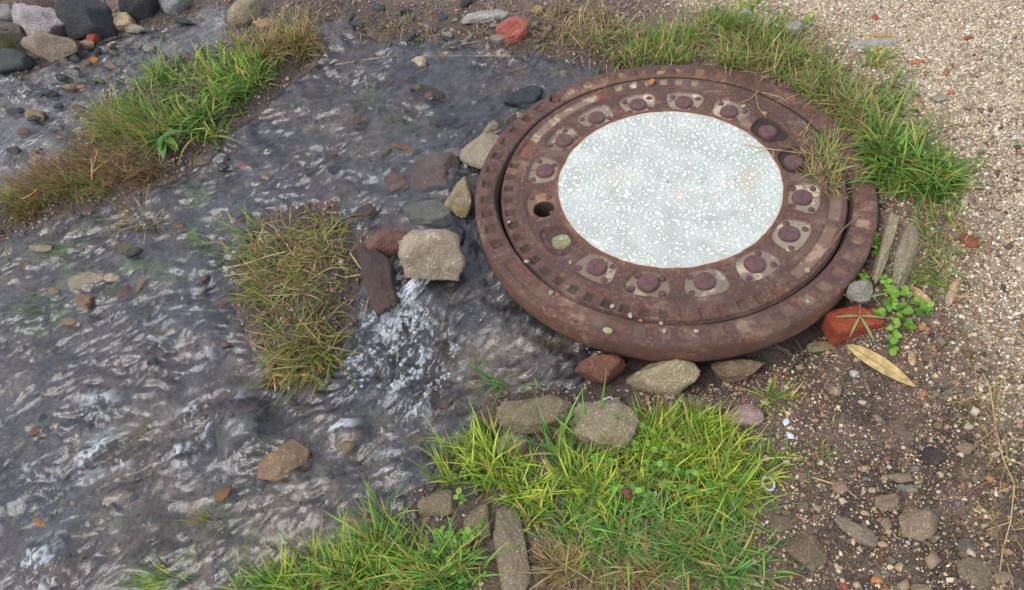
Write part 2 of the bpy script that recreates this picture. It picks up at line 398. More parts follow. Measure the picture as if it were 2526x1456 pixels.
ZW = level(XW, YW) + hump + 0.85*box3(relief(XW, YW), 3) + 0.0022*fbm(XW*55, YW*55, 2.2, 2) + amp*(0.0012*fine+0.0030*ridge+0.0014*mid+0.0016*big) + turb*(0.012*ridged+0.005*ridged2)
edge = sstep(0.02, -0.03, WDW)
ZW -= 0.012*edge
keep = (WDW > -0.03) & (np.hypot(XW-DX, YW-DY) > 0.33)
stre = lic(box3(np.random.default_rng(16).normal(size=XW.shape), 4), 8, 1.3)
foam = np.clip(turb*1.3*sstep(0.35, 0.85, 0.55*stre+1.1*fbm(XW*14, YW*14, 41, 3)+0.8*ridged2+1.5*fbm(XW*90, YW*90, 47, 2)-0.5), 0, 1)
_unused = np.clip(turb*sstep(0.45, 0.80, ridged*0.40+0.30*ridged2+0.30*(1-np.abs(fbm(XW*120, YW*120, 37, 2))*2)+0.55*fbm(XW*11, YW*11, 41, 3)), 0, 1)
crest = sstep(1.2, 1.55, ridge)*amp*0.16  # sky glints on ridge crests painted as pale diffuse
milk = np.clip(0.5+0.5*big*0.5, 0, 1)
idx = -np.ones(XW.shape, int); idx[keep] = np.arange(keep.sum())
f4 = np.stack([idx[:-1, :-1], idx[:-1, 1:], idx[1:, 1:], idx[1:, :-1]], -1).reshape(-1, 4); f4 = f4[(f4 >= 0).all(1)]
t = NT('water'); v = t.coord('Object')
s3 = t.sep(t.attr('foam').outputs['Color'])
nb = t.bump(t.noise(230, 3, v, 0.6, 0.6), 0.3, 0.004)
fr = t.n.new('ShaderNodeFresnel'); fr.inputs['IOR'].default_value = 1.58; t.l.new(nb, fr.inputs['Normal'])
gl = t.n.new('ShaderNodeBsdfGlossy'); gl.inputs['Roughness'].default_value = 0.07; gl.inputs['Color'].default_value = (0.95, 0.96, 1, 1); t.l.new(nb, gl.inputs['Normal'])
tr = t.n.new('ShaderNodeBsdfTransparent'); tr.inputs['Color'].default_value = (0.90, 0.92, 0.94, 1)
df = t.n.new('ShaderNodeBsdfDiffuse'); df.inputs['Color'].default_value = (0.50, 0.54, 0.58, 1); t.l.new(nb, df.inputs['Normal'])
m1 = t.n.new('ShaderNodeMixShader'); t.l.new(fr.outputs[0], m1.inputs[0]); t.l.new(tr.outputs[0], m1.inputs[1]); t.l.new(gl.outputs[0], m1.inputs[2])
m2 = t.n.new('ShaderNodeMixShader')
t.l.new(t.math('ADD', t.math('MULTIPLY', s3[0], 0.75), t.math('ADD', t.math('MULTIPLY', s3[1], 0.8), t.math('MULTIPLY', s3[2], 0.03)), True), m2.inputs[0])
t.l.new(m1.outputs[0], m2.inputs[1]); t.l.new(df.outputs[0], m2.inputs[2]); t.l.new(m2.outputs[0], t.out.inputs[0])
water = obj('water', new_mesh('water', np.stack([XW[keep], YW[keep], ZW[keep]], 1), f4,
    cols={'foam': np.stack([foam[keep], crest[keep], milk[keep]], 1)}), t.m)  # foam, painted crest glints, milkiness
tag(water, 'shallow rippling stream running past the manhole to the lower corner', 'stream', kind='structure')
def water_z(x, y):
    i, j = (np.asarray(x, float)-wx[0])/H, (np.asarray(y, float)-wy[0])/H
    return samp(ZW, np.atleast_1d(i), np.atleast_1d(j))

# ------------------------------------------------------------------ manhole frame and cover
def polar(r, th, hf, closed_bottom=None):
    R, T = np.meshgrid(r, th); Zp = hf(R, T)
    n, k = len(th), len(r); i = np.arange(n*k).reshape(n, k); j = np.roll(i, -1, 0)
    f = np.stack([i[:, :-1], i[:, 1:], j[:, 1:], j[:, :-1]], -1).reshape(-1, 4)
    return R, T, Zp, f
def adiff(a, b): return (a-b+np.pi) % (2*np.pi)-np.pi
TH = np.linspace(-np.pi, np.pi, 1440, endpoint=False); TH0 = math.radians(-1.0); STEP = math.radians(22.5)
def inside(T, a, b):   # a<T<b in degrees with soft ends
    mid, half = math.radians((a+b)/2), math.radians((b-a)/2)
    return 1-sstep(half-0.012, half+0.012, np.abs(adiff(T, mid)))
def teeth(T, pitch_deg, duty=0.5, soft=0.18, ph=0.0):
    p = (np.degrees(T)+ph)/pitch_deg; fr_ = np.abs(p-np.floor(p)-0.5)*2
    return 1-sstep(duty-soft, duty+soft, fr_)
def band(R, a, b, s=0.0022): return sstep(a-s, a+s, R)*(1-sstep(b-s, b+s, R))
def worn(R, T, s=60, z=0.0): return fbm(R*np.cos(T)*s, R*np.sin(T)*s, z, 3)
panel_cream = {}
def cover_h(R, T):
    x, y = R*np.cos(T), R*np.sin(T); h = 0.0007*worn(R, T, 45, 50)+0.0005*worn(R, T, 160, 51)
    k = np.round((T-TH0)/STEP); tt = 0.262*adiff(T, TH0+k*STEP); ss = R-0.264
    hw = 0.0415*(0.86+0.14*sstep(-0.03, 0.03, ss))
    q = (np.abs(tt)/hw)**3+(np.abs(ss)/0.0305)**3
    rec = 1-sstep(0.82, 1.12, q)
    kk = np.mod(k, 16)
    depth = np.where((kk == 11) | (kk == 0) | (kk == 1), 0.009, 0.0055)
    h -= rec*depth
    key = np.hypot(x-0.260*math.cos(math.radians(181)), y-0.260*math.sin(math.radians(181)))
    h -= 0.06*(1-sstep(0.0185, 0.0215, key))
    ring = band(R, 0.2985, 0.3035, 0.0015)*0.0018; h += ring
    tr1 = np.maximum(inside(T, 100, 150), np.maximum(inside(T, -62, -36), inside(T, -33, -16)))*band(R, 0.311, 0.334)
    h -= 0.006*tr1
    pk = np.maximum(inside(T, 152, 258), np.maximum(inside(T, -102, -66), inside(T, 60, 98)))
    tp = teeth(T, 6.1, 0.46)*band(R, 0.320, 0.3395)*pk
    h -= 0.008*tp*(0.75+0.7*worn(R, T, 20, 55))
    dirt = np.clip(rec*((kk == 0) | (kk == 1)), 0, 1)
    h += dirt*0.004*np.abs(worn(R, T, 120, 57))
    h -= 0.010*sstep(0.3425, 0.346, R)
    cover_h.rec, cover_h.kk, cover_h.tp, cover_h.tr = rec, kk, tp, tr1
    return h
def rust_mat(name):
    t = NT(name); v = t.coord('Object'); s = t.sep(t.attr('mask').outputs['Color'])
    n1, n2, n3 = t.noise(26, 6, v, 0.7), t.noise(120, 5, v, 0.75), t.noise(480, 3, v, 0.7)
    c = t.mix(t.ramp(n1, 0.40, 0.60), lin('#61433c'), lin('#98694f'))
    c = t.mix(t.math('MULTIPLY', t.ramp(n2, 0.52, 0.64), 0.75), c, lin('#a3704f'))
    c = t.mix(t.math('MULTIPLY', t.ramp(n2, 0.46, 0.37), 0.75), c, lin('#3f302f'))
    c = t.mix(t.math('MULTIPLY', t.ramp(n3, 0.56, 0.66), 0.5), c, lin('#b8a396'))
    c = t.mix(t.math('MULTIPLY', s[1], t.ramp(n2, 0.36, 0.60)), c, lin('#a56c4a'))
    c = t.mix(t.math('MULTIPLY', s[0], t.ramp(t.noise(38, 7, v, 0.72), 0.36, 0.44)), c, t.mix(n2, lin('#ddd3bd'), lin('#b5a88f')))
    c = t.mix(t.math('MULTIPLY', t.ramp(t.noise(11, 5, v, 0.65), 0.52, 0.66), 0.5), c, lin('#a58a78'))
    c = t.mix(t.math('MULTIPLY', t.ramp(t.noise(13, 6, v, 0.7), 0.46, 0.36), 0.55), c, lin('#46312f'))
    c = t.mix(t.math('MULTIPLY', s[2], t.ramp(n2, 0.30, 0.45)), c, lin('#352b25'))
    t.base(Base_Color=c, Roughness=t.math('ADD', 0.58, t.math('MULTIPLY', n2, 0.35)), Metallic=0.0,
           Normal=t.bump(t.math('ADD', t.math('MULTIPLY', n2, 1.0), t.math('MULTIPLY', n3, 0.4)), 0.75, 0.004))
    t.p.inputs['Specular IOR Level'].default_value = 0.45
    return t.m
RUST = rust_mat('rusted_iron')
cover = thing('manhole_cover', 'round rusted iron manhole cover with a white pebbled concrete centre', 'manhole cover', (DX, DY, 0))
cover.rotation_euler = (math.radians(0.15), math.radians(-0.25), 0)
rc = np.concatenate([[0.2255], np.linspace(0.2256, 0.346, 82), [0.3462, 0.3464, 0.3464]])
def cov(R, T):
    h = cover_h(R, T); col = np.arange(R.shape[1])[None]+0*R
    h = np.where(col == R.shape[1]-2, h-0.004, h); h = np.where(col == R.shape[1]-1, -0.05, h); h = np.where(col == 0, -0.02, h); return h
R, T, Zp, f = polar(rc, TH, cov)
cr_on = np.array([0,0,0.35,1,1,1,.8,.6,.6,.35,.5,0,0,.7,.6,.9])   # which recess keeps pale paint, index k = 0..15
# k index: angle -1+22.5k ; give each recess its own amount of cream residue
amount = {0:.0, 1:.0, 2:.75, 3:1.0, 4:1.0, 5:.85, 6:.45, 7:.75, 8:.18, 9:.0, 10:.55, 11:.6, 12:.6, 13:.7, 14:1.0, 15:.95}
rec, kk = cover_h.rec, cover_h.kk
cre = np.zeros(R.shape)
for k, a in amount.items(): cre = np.where(kk == k, rec*a, cre)
cre = np.maximum(cre, cover_h.tr*inside(T, 104, 140)*0.55); cre = np.maximum(cre, cover_h.tr*inside(T, -62, -20)*0.35)
cre = np.maximum(cre, cover_h.tp*inside(T, 60, 98)*0.9)
ora = np.clip(np.exp(-((R-0.227)/0.007)**2)*0.6 + cover_h.tr*0.8 + 0.9*rec*(kk == 8) + 0.5*cover_h.tp, 0, 1)
dirt_shade = rec*((kk == 0) | (kk == 1))*0.95+rec*(kk == 9)*0.35+cover_h.tp*inside(T, 150, 258)*0.75  # packed dirt in the filled recesses; shadow painted into the left pockets
dirt_shade = np.maximum(dirt_shade, (1-sstep(0.021, 0.023, np.hypot(R*np.cos(T)-0.260*math.cos(math.radians(181)), R*np.sin(T)-0.260*math.sin(math.radians(181)))))*1.5)  # keyhole walls painted dark to look deep in shadow
def jit(T): return 0.0022*fbm(np.cos(T)*7, np.sin(T)*7, 90.0, 4)
R = R+jit(T)*(1-sstep(0.2256, 0.232, R))
Vp = np.stack([R*np.cos(T), R*np.sin(T), Zp], -1).reshape(-1, 3)
obj('plate', new_mesh('cover_plate', Vp, f, cols={'mask': np.stack([cre, ora, dirt_shade], -1).reshape(-1, 3)}), RUST, cover)
# concrete infill
ri = np.concatenate([np.linspace(0.002, 0.224, 90), [0.2252, 0.2254]])
def inf_h(R, T):
    h = 0.0015-0.0025*(R/0.225)**2 + 0.0006*worn(R, T, 30, 60)+0.0004*worn(R, T, 150, 61); return np.where(R > 0.2253, -0.02, h)
R, T, Zp, f = polar(ri, np.linspace(-np.pi, np.pi, 480, endpoint=False), inf_h)
t = NT('white_concrete'); v = t.coord('Object'); n1, n2 = t.noise(14, 5, v), t.noise(230, 4, v, 0.7)
c = t.mix(t.ramp(n1, 0.4, 0.62), lin('#a8afab'), lin('#bfc5c1'))
c = t.mix(t.math('MULTIPLY', t.ramp(n2, 0.5, 0.34), 0.45), c, lin('#8f968f'))
c = t.mix(t.math('MULTIPLY', t.ramp(t.noise(9, 4, v), 0.58, 0.70), 0.6), c, lin('#b9a58e')); c = t.mix(t.math('MULTIPLY', t.ramp(t.noise(22, 5, v), 0.60, 0.68), 0.5), c, lin('#8f938a'))
rim = t.sep(t.attr('mask').outputs['Color'])
c = t.mix(t.math('MULTIPLY', rim[0], t.ramp(t.noise(60, 4, v), 0.35, 0.62)), c, lin('#c79a6c'))
t.base(Base_Color=c, Roughness=0.7, Normal=t.bump(n2, 0.5, 0.003))
rimm = np.exp(-((R-0.225)/0.004)**2)*0.7; R = R+(jit(T)+0.0006)*sstep(0.20, 0.224, R)
infill = obj('concrete_infill', new_mesh('infill', np.stack([R*np.cos(T), R*np.sin(T), Zp], -1).reshape(-1, 3), f, cols={'mask': np.stack([rimm]*3, -1).reshape(-1, 3)}), t.m, cover)
tag(infill, 'white concrete disc set with pale marble chips')
def ico(sub):
    import bmesh
    bm = bmesh.new(); bmesh.ops.create_icosphere(bm, subdivisions=sub, radius=1.0)
    v = np.array([q.co[:] for q in bm.verts]); f = np.array([[q.index for q in p.verts] for p in bm.faces]); bm.free(); return v, f
ICO = {k: ico(k) for k in (1, 2, 3, 4)}
def chip_shape(seed, cuts=7):
    r = np.random.default_rng(seed); v, f = ICO[1]; v = v.copy()
    for _ in range(cuts):
        n = r.normal(size=3); n /= np.linalg.norm(n); d = r.uniform(0.6, 0.85); s = v@n-d; v -= np.maximum(s, 0)[:, None]*n
    return v, f
CHIP = [attr_mat('chip', 0.35, 0, 0, spec=0.5)]
def const_tint(n, c): return np.tile(np.array(c, float), (n, 1))
chip_cols = [lin(h) for h in ('#d0d3d0', '#c3c9c6', '#dad8d1', '#bac2bf', '#c8c5bb', '#cad1cf')]
chip_me = []
for k in range(24):
    v, f = chip_shape(100+k); chip_me.append(new_mesh('chip', v, f, True, {'tint': const_tint(len(v), chip_cols[k % 6])}))
pts, cellmap, tries = [], {}, 0
while len(pts) < 1050 and tries < 60000:
    tries += 1
    a, rr = random.uniform(-math.pi, math.pi), 0.2235*math.sqrt(random.random()); x, y = rr*math.cos(a), rr*math.sin(a)
    size = random.choice((0.0034, 0.0044, 0.0052, 0.0058, 0.0064)) if tries < 15000 else random.uniform(0.002, 0.0036)
    if random.random() > 0.9+0.4*(y+0.05*x)/0.22+0.3*math.sin(x*40+2)*math.sin(y*37): continue
    if rr+size*0.6 > 0.2245: continue
    ci, cj = int(math.floor(x/0.014)), int(math.floor(y/0.014))
    if all((x-p[0])**2+(y-p[1])**2 > (0.74*(size+p[2]))**2 for i_ in (-1, 0, 1) for j_ in (-1, 0, 1) for p in cellmap.get((ci+i_, cj+j_), ())):
        pts.append((x, y, size)); cellmap.setdefault((ci, cj), []).append((x, y, size))
pts.sort(key=lambda p: -p[2])
rest_v, rest_f, rest_c, nv = [], [], [], 0
for i, (x, y, s) in enumerate(pts):
    zz = 0.0015-0.0025*(math.hypot(x, y)/0.225)**2
    sc = (s*random.uniform(0.95, 1.35), s*random.uniform(0.55, 0.85), s*0.42); rz = random.uniform(0, 6.28)
    if i < 300:
        obj('stone_chip', chip_me[i % 24], CHIP[0], infill, (x, y, zz+0.0002), (random.uniform(-.2, .2), random.uniform(-.2, .2), rz), sc)
    else:
        v, f = chip_shape(100+i % 24); v = v*np.array(sc); c_, s_ = math.cos(rz), math.sin(rz)
        v = np.stack([v[:, 0]*c_-v[:, 1]*s_+x, v[:, 0]*s_+v[:, 1]*c_+y, v[:, 2]+zz+0.0002], 1)
        rest_v.append(v); rest_f.append(f+nv); nv += len(v); rest_c.append(const_tint(len(v), chip_cols[i % 6]))
o = obj('small_stone_chips', new_mesh('chips', np.concatenate(rest_v), np.concatenate(rest_f), True, {'tint': np.concatenate(rest_c)}), CHIP[0], infill); o['kind'] = 'stuff'
# bosses and studs
def lathe(prof, n=28, wob=0.0, seed=0):
    r = np.array([p[0] for p in prof]); z = np.array([p[1] for p in prof]); th = np.linspace(0, 2*np.pi, n, endpoint=False)
    wv = 1+wob*np.array([float(pnoise(np.array(math.cos(a)*1.7+seed), np.array(math.sin(a)*1.7))) for a in th])
    Rr = r[None]*wv[:, None]; v = np.stack([Rr*np.cos(th)[:, None], Rr*np.sin(th)[:, None], z[None]+0*Rr], -1).reshape(-1, 3)
    k = len(r); i = np.arange(n*k).reshape(n, k); j = np.roll(i, -1, 0)
    return v, np.stack([i[:, :-1], j[:, :-1], j[:, 1:], i[:, 1:]], -1).reshape(-1, 4)
v, f = lathe([(0.0205, -0.008), (0.0195, -0.002), (0.0185, 0.0012), (0.016, 0.0024), (0.010, 0.0028), (0.0003, 0.003)], 36, 0.07)
t = NT('dark_boss'); vv = t.coord('Object'); n1, n2 = t.noise(70, 5, vv, 0.7), t.noise(350, 4, vv, 0.7)
c = t.mix(t.ramp(n1, 0.35, 0.65), lin('#51393d'), lin('#6d4c4b')); c = t.mix(t.math('MULTIPLY', t.ramp(n2, 0.56, 0.7), 0.5), c, lin('#96705f'))
t.base(Base_Color=c, Roughness=0.7, Normal=t.bump(t.math('ADD', n1, n2), 0.9, 0.004)); BOSSM = t.m
boss_me = new_mesh('boss', v, f); boss_me.materials.append(BOSSM)
v, f = lathe([(0.0066, -0.007), (0.0062, -0.0025), (0.005, -0.0012), (0.0004, -0.0008)], 14, 0.12); stud_me = new_mesh('stud', v, f); stud_me.materials.append(BOSSM)
for k in range(16):
    a = math.degrees(TH0)+22.5*k; ar = math.radians(a)
    if k not in (8, 9): obj('boss', boss_me, None, cover, (0.261*math.cos(ar), 0.261*math.sin(ar), -0.0005), (0, 0, k*1.3))
    for dr, dt in ((0.017, 0.026), (0.017, -0.027), (-0.019, 0.025), (-0.018, -0.024)):
        if k in (0, 1) or (k in (9,) and dr < 0): continue
        if random.random() < 0.12: continue
        rr = 0.264+dr+random.uniform(-.001, .001); a2 = ar+dt/0.262
        obj('stud', stud_me, None, cover, (rr*math.cos(a2), rr*math.sin(a2), random.uniform(-0.0022, -0.0008)), (0, 0, random.random()*6))
a9 = math.radians(-1+22.5*9)
v, f = lathe([(0.0205, -0.012), (0.019, -0.0035), (0.0165, -0.0025), (0.0145, -0.0045), (0.008, -0.0042), (0.0003, -0.005)], 30, 0.25, 3)
o = obj('broken_plug', new_mesh('plug', v, f), rock_mat('#8d8a66', '#b9b6a4', 0.2, 0.2), cover, (0.262*math.cos(a9+0.02), 0.262*math.sin(a9+0.02), 0))
tag(o, 'crumbling pale mortar plug where a boss is missing')

frame = thing('manhole_surround', 'thick rusted cast iron ring with notched rim around the manhole cover', 'manhole frame', (DX, DY, 0))
CRACK = math.radians(117)
def gapw(T): return 0.0055+0.0085*np.exp(-(adiff(T, math.radians(171))/0.22)**2)+0.003*np.exp(-(adiff(T, math.radians(-88))/0.25)**2)+0.002*np.exp(-(adiff(T, math.radians(-28))/0.3)**2)
rf = np.concatenate([[0, 0, 0.02], np.linspace(0.03, 1, 44)])        # 0 = inner lip, 1 = outer edge
Tm, Fm = np.meshgrid(TH, rf, indexing='ij')
Rin = 0.3465+gapw(Tm); Rm = Rin+(0.3995-Rin)*Fm
Rm = np.where((np.arange(len(rf)) == 0)[None], 0.3435+0*Rm, Rm)
def frame_h(R, T):
    h = 0.0008*worn(R, T, 40, 70)+0.0006*worn(R, T, 150, 71)
    notch = np.maximum(inside(T, 60, 196), np.maximum(inside(T, -122, 0), inside(T, 0, 60)*0.6))
    wear = np.clip(0.75+0.8*worn(R, T, 8, 75), 0.2, 1.2)
    dep = np.where(inside(T, -122, 0) > 0.5, 0.0045, 0.0085)
    tp = teeth(T, 6.8, 0.46, 0.13, 1.2)*band(R, 0.3635, 0.3865, 0.002)*notch
    h -= dep*tp*wear
    tro = inside(T, 200, 244)*band(R, 0.357, 0.386, 0.0015)
    h -= 0.0045*tro
    h -= 0.0038*sstep(0.3955, 0.3995, R)**1.5
    h -= 0.003*(1-sstep(0.0, 0.006, R-0.3465-gapw(T)))
    cw = np.abs(adiff(T, CRACK+0.10*(R-0.37)/0.1+0.02*np.sin(R*300))*R)
    h -= 0.035*(1-sstep(0.0012, 0.0032, cw))
    frame_h.tp, frame_h.tro = tp, tro
    return h
Zf = frame_h(Rm, Tm)
Zf = np.where((np.arange(len(rf)) <= 0)[None], -0.045, Zf)
# skirt below the outer edge
sk_r = np.array([0.4005, 0.4008, 0.401, 0.4005, 0.399, 0.392, 0.36, 0.345]); sk_z = np.array([-0.006, -0.016, -0.03, -0.045, -0.054, -0.058, -0.058, -0.046])
Tk = np.repeat(TH[:, None], len(sk_r), 1); Rk = sk_r[None]+0.0008*worn(np.full(Tk.shape, 0.4), Tk, 45, 80)+0*Tk; Zk = sk_z[None]+0.0012*worn(np.full(Tk.shape, 0.4), Tk, 25, 81)
Ra, Ta, Za = np.concatenate([Rm, Rk], 1), np.concatenate([Tm, Tk], 1), np.concatenate([Zf, Zk], 1)
n, k = Ra.shape; i = np.arange(n*k).reshape(n, k); j = np.roll(i, -1, 0); i2 = np.concatenate([i, i[:, :1]], 1); j2 = np.concatenate([j, j[:, :1]], 1)
f = np.stack([i2[:, :-1], i2[:, 1:], j2[:, 1:], j2[:, :-1]], -1).reshape(-1, 4)
cre = np.zeros(Ra.shape); ora = np.zeros(Ra.shape); dirt_shade = np.zeros(Ra.shape)
cre[:, :len(rf)] = frame_h.tp*np.maximum(inside(Tm, -122, -30)*0.28, np.maximum(inside(Tm, 60, 115)*0.42, inside(Tm, 120, 196)*0.15))*(0.45+1.1*np.clip(pnoise(np.cos(Tm)*9, np.sin(Tm)*9, 4.0)+.3, 0, 1))
ora[:, :len(rf)] = 0.55*frame_h.tp+0.2*frame_h.tro; ora[:, len(rf):] = 0.35; ora = np.maximum(ora, 0.8*inside(Ta, 60, 118)*np.exp(-((Ra-0.357)/0.006)**2))
dirt_shade[:, :len(rf)] = frame_h.tp*np.maximum(inside(Tm, 118, 200), inside(Tm, -122, -60)*0.4)*0.75  # shadow in the rim pockets painted as dark colour
dirt_shade[:, :3] = 1  # inner lip along the gap darkened as well
obj('ring', new_mesh('frame_ring', np.stack([Ra*np.cos(Ta), Ra*np.sin(Ta), Za], -1).reshape(-1, 3), f, cols={'mask': np.stack([cre, ora, dirt_shade], -1).reshape(-1, 3)}), RUST, frame)
v, f = lathe([(0.30, -0.047), (0.335, -0.0335), (0.355, -0.0335), (0.3551, -0.047)], 120); obj('seat', new_mesh('seat', v, f), plain_mat('dirty_seat', '#241d1a', 0.9), frame)
v, f = lathe([(0.0005, -0.062), (0.30, -0.0615), (0.301, -0.05)], 60); obj('underside', new_mesh('under', v, f), plain_mat('dark_iron', '#1e1715', 0.9), cover)

# ------------------------------------------------------------------ stones
def rock_shape(seed, cuts=9, rough=0.06, box=0.0, sub=3, cut=(0.52, 0.9)):
    r = np.random.default_rng(seed); v, f = ICO[sub]; v = v.copy(); cuts = int(cuts*1.5) if not box else cuts
    if box:
        p = 2+box; v = v/((np.abs(v)**p).sum(1)**(1/p))[:, None]
    for _ in range(cuts):
        n = r.normal(size=3); n /= np.linalg.norm(n); d = r.uniform(*cut)*(1.25 if box else 1); s = v@n-d; v -= np.maximum(s, 0)[:, None]*n*0.97
    o = r.uniform(0, 60, 3); nn = v/np.linalg.norm(v, axis=1)[:, None]
    rough = rough*1.35; d = rough*fbm(v[:, 0]*1.6+o[0], v[:, 1]*1.6+o[1], v[:, 2]*1.6+o[2], 4, 0.55)+rough*0.55*fbm(v[:, 0]*4.5+o[0], v[:, 1]*4.5+o[1], v[:, 2]*4.5, 3)
    v += nn*d[:, None]
    v += nn*(rough*0.30*pnoise(v[:, 0]*13+o[0], v[:, 1]*13+o[1], v[:, 2]*13))[:, None]
    return v/np.abs(v).max(0), f
def stone(name, label, cat, u, v, w, h, mat, hz=0.5, rot=0.0, cuts=9, rough=0.10, box=0.0, sink=0.25, sub=3, seed=None, tilt=(0, 0), group=None, base=None, cut=(0.52, 0.9)):
    """pixel centre, pixel width along the axis 'rot', pixel breadth across it"""
    seed = seed if seed is not None else int(u*7+v*13) % 9973
    x, y, z = ground_at(np.array(float(u)), np.array(float(v)+h*0.2)); z = float(z) if base is None else base
    a = math.radians(rot); ca, sa = math.cos(a), math.sin(a)
    x0, y0 = unproj(np.array(float(u)), np.array(float(v)), np.array(z)); x1, y1 = unproj(np.array(u+ca*10.), np.array(v-sa*10.), np.array(z)); x2, y2 = unproj(np.array(u-sa*10.), np.array(v-ca*10.), np.array(z))
    L = math.hypot(x1-x0, y1-y0)/10*w; az = math.atan2(y1-y0, x1-x0)
    Hh = hz*min(L, math.hypot(x2-x0, y2-y0)/10*h*1.0)
    if base is None and 'under' not in label and wet_at(x0, y0) > 0.0 and wx[0] < x0 < wx[-1] and wy[0] < y0 < wy[-1]:      # stands proud of the water
        z = max(z, float(water_z(x0, y0)[0])-Hh*(0.5-sink*0.5))
    dist = math.sqrt(x0*x0+y0*y0+(CAMH-z)**2); sE = (CAMH-z)/dist; cE = math.sqrt(1-sE*sE)
    perp = abs(-(y1-y0)*(x2-x0)+(x1-x0)*(y2-y0))/math.hypot(x1-x0, y1-y0)/10*h
    vis = Hh*(1-sink)
    D = max(perp - vis*cE/sE*0.75, perp*0.55)
    zc = z + Hh*(0.5-sink)
    xc, yc = unproj(np.array(float(u)), np.array(float(v)), np.array(zc+0.05*Hh))
    vv, ff = rock_shape(seed, cuts, rough, box, sub, cut)
    vv = vv*np.array([L/2, D/2, Hh/2])
    o = obj(name, new_mesh(name, vv, ff, sub < 4), mat, None, (float(xc), float(yc), zc), (math.radians(tilt[0]), math.radians(tilt[1]), az))
    return tag(o, label, cat, group)
G = rock_mat
TAN, TANM = G('#b3a07e', '#927f5c', 0, 0.0, 0.35), G('#9c8c6b', '#6f6144', 0.1, 0.4, 0.4)
GREY, DGREY, SLATE = G('#8d867c', '#6a6058'), G('#4a4c50', '#35373a', 0.3), G('#3d434b', '#23272d', 0.6)
CREAM, PURP, RED = G('#d8c09c', '#b08f68'), G('#75605e', '#54423f', 0.35), G('#b05a45', '#8a3f30', 0.1)
BROWN, RUSTR = G('#7b6552', '#574436', 0.35), G('#8a5540', '#5a3427', 0.6)
WHITE, LAV, OCHRE = G('#d9d6cf', '#aaa79f', 0), G('#aea6a8', '#8d8588', 0.1), G('#b07a3c', '#85572a', 0.3)
CONC = G('#a89b80', '#85785e', 0.05, 0.22, 0.6); CONCD = G('#94876d', '#6c614b', 0.1, 0.35, 0.6); CLOD = G('#a18e79', '#7b6855', 0, 0, 0.55)
PINK = G('#a98e88', '#84695f', 0, 0, 0.0, 0.35); DCLOD = G('#4d4342', '#372e2d', 0.1)
R_ = 'rock'; P_ = 'pebble'
BANK = 'boulders heaped on the far bank'; BED = 'stones lying in the stream'; HOLD = 'stones wedged against the manhole frame'; DIRT = 'crumbling clods on the dark soil'
S = stone
S('boulder', 'olive grey boulder cut by the left picture edge', R_, 22, 92, 110, 105, G('#716c5c', '#4d493e', 0.1, 0.3), 0.8, sub=4, group=BANK)
S('boulder', 'pale lavender white boulder among the far bank stones', R_, 92, 62, 135, 75, LAV, 0.8, sub=4, group=BANK)
S('boulder', 'rounded beige brown boulder below the lavender one', R_, 128, 112, 130, 62, G('#998a78', '#6d6054', 0.1), 0.75, sub=4, group=BANK)
S('boulder', 'big dark slate grey angular boulder on the far bank', R_, 222, 42, 140, 110, DGREY, 0.9, cuts=14, rough=0.06, sub=4, group=BANK)
S('boulder', 'dark grey boulder touching the top edge beside the slate one', R_, 335, 8, 105, 70, G('#45454a', '#303136', 0.3), 0.9, cuts=12, sub=4, group=BANK)
S('boulder', 'purplish brown boulder at the very top behind the lavender one', R_, 115, 12, 150, 60, PURP, 0.9, sub=4, group=BANK)
S('boulder', 'dark wet boulder at the left edge beside the water', R_, 22, 150, 100, 62, G('#4f5354', '#3a3d3e', 0.4), 0.6, group=BANK)
S('boulder', 'grey stone in the top left corner', R_, 15, 28, 60, 50, G('#8b8a88', '#6b6a68'), 0.8, group=BANK)
S('stone', 'peach coloured stone standing at the stream edge', R_, 298, 50, 68, 56, CREAM, 0.8, cuts=10, group=BANK)
S('stone', 'maroon stone between the slate boulder and the red one', R_, 206, 78, 42, 40, G('#5c4140', '#3f2c2c', 0.3), 0.8, group=BANK)
S('stone', 'bright red brick fragment at the stream edge', R_, 228, 95, 46, 30, G('#b4533f', '#8f3e2f', 0.3), 0.7, rot=12, cuts=12, group=BANK)
S('stone', 'small orange brown stone beside the lavender boulder', R_, 173, 58, 30, 24, G('#b07a4a', '#8d5c34'), 0.7)
S('stone', 'small tan stone below the maroon one', R_, 214, 106, 36, 24, G('#a08d78', '#7b6a58'), 0.7)
S('stone', 'smooth grey stone at the top edge right of the dark boulders', R_, 432, 8, 62, 52, G('#8a8c8c', '#6c6e6e'), 0.8)
S('stone', 'flat blue grey slab lying in the far water', R_, 455, 52, 58, 26, SLATE, 0.5, cuts=12, rot=-8)
S('stone', 'long beige river stone beside dry grass at the top', R_, 604, 32, 92, 46, G('#a3967f', '#7d705d'), 0.8, rot=28, cuts=5, sub=4)
S('stone', 'flat tan stone below the long beige one', R_, 655, 58, 74, 26, G('#a58c72', '#7f6852'), 0.5)
S('stone', 'pale flat stone beside the peach one', R_, 330, 72, 60, 24, G('#a9a497', '#7f7a6e', 0.4), 0.5)
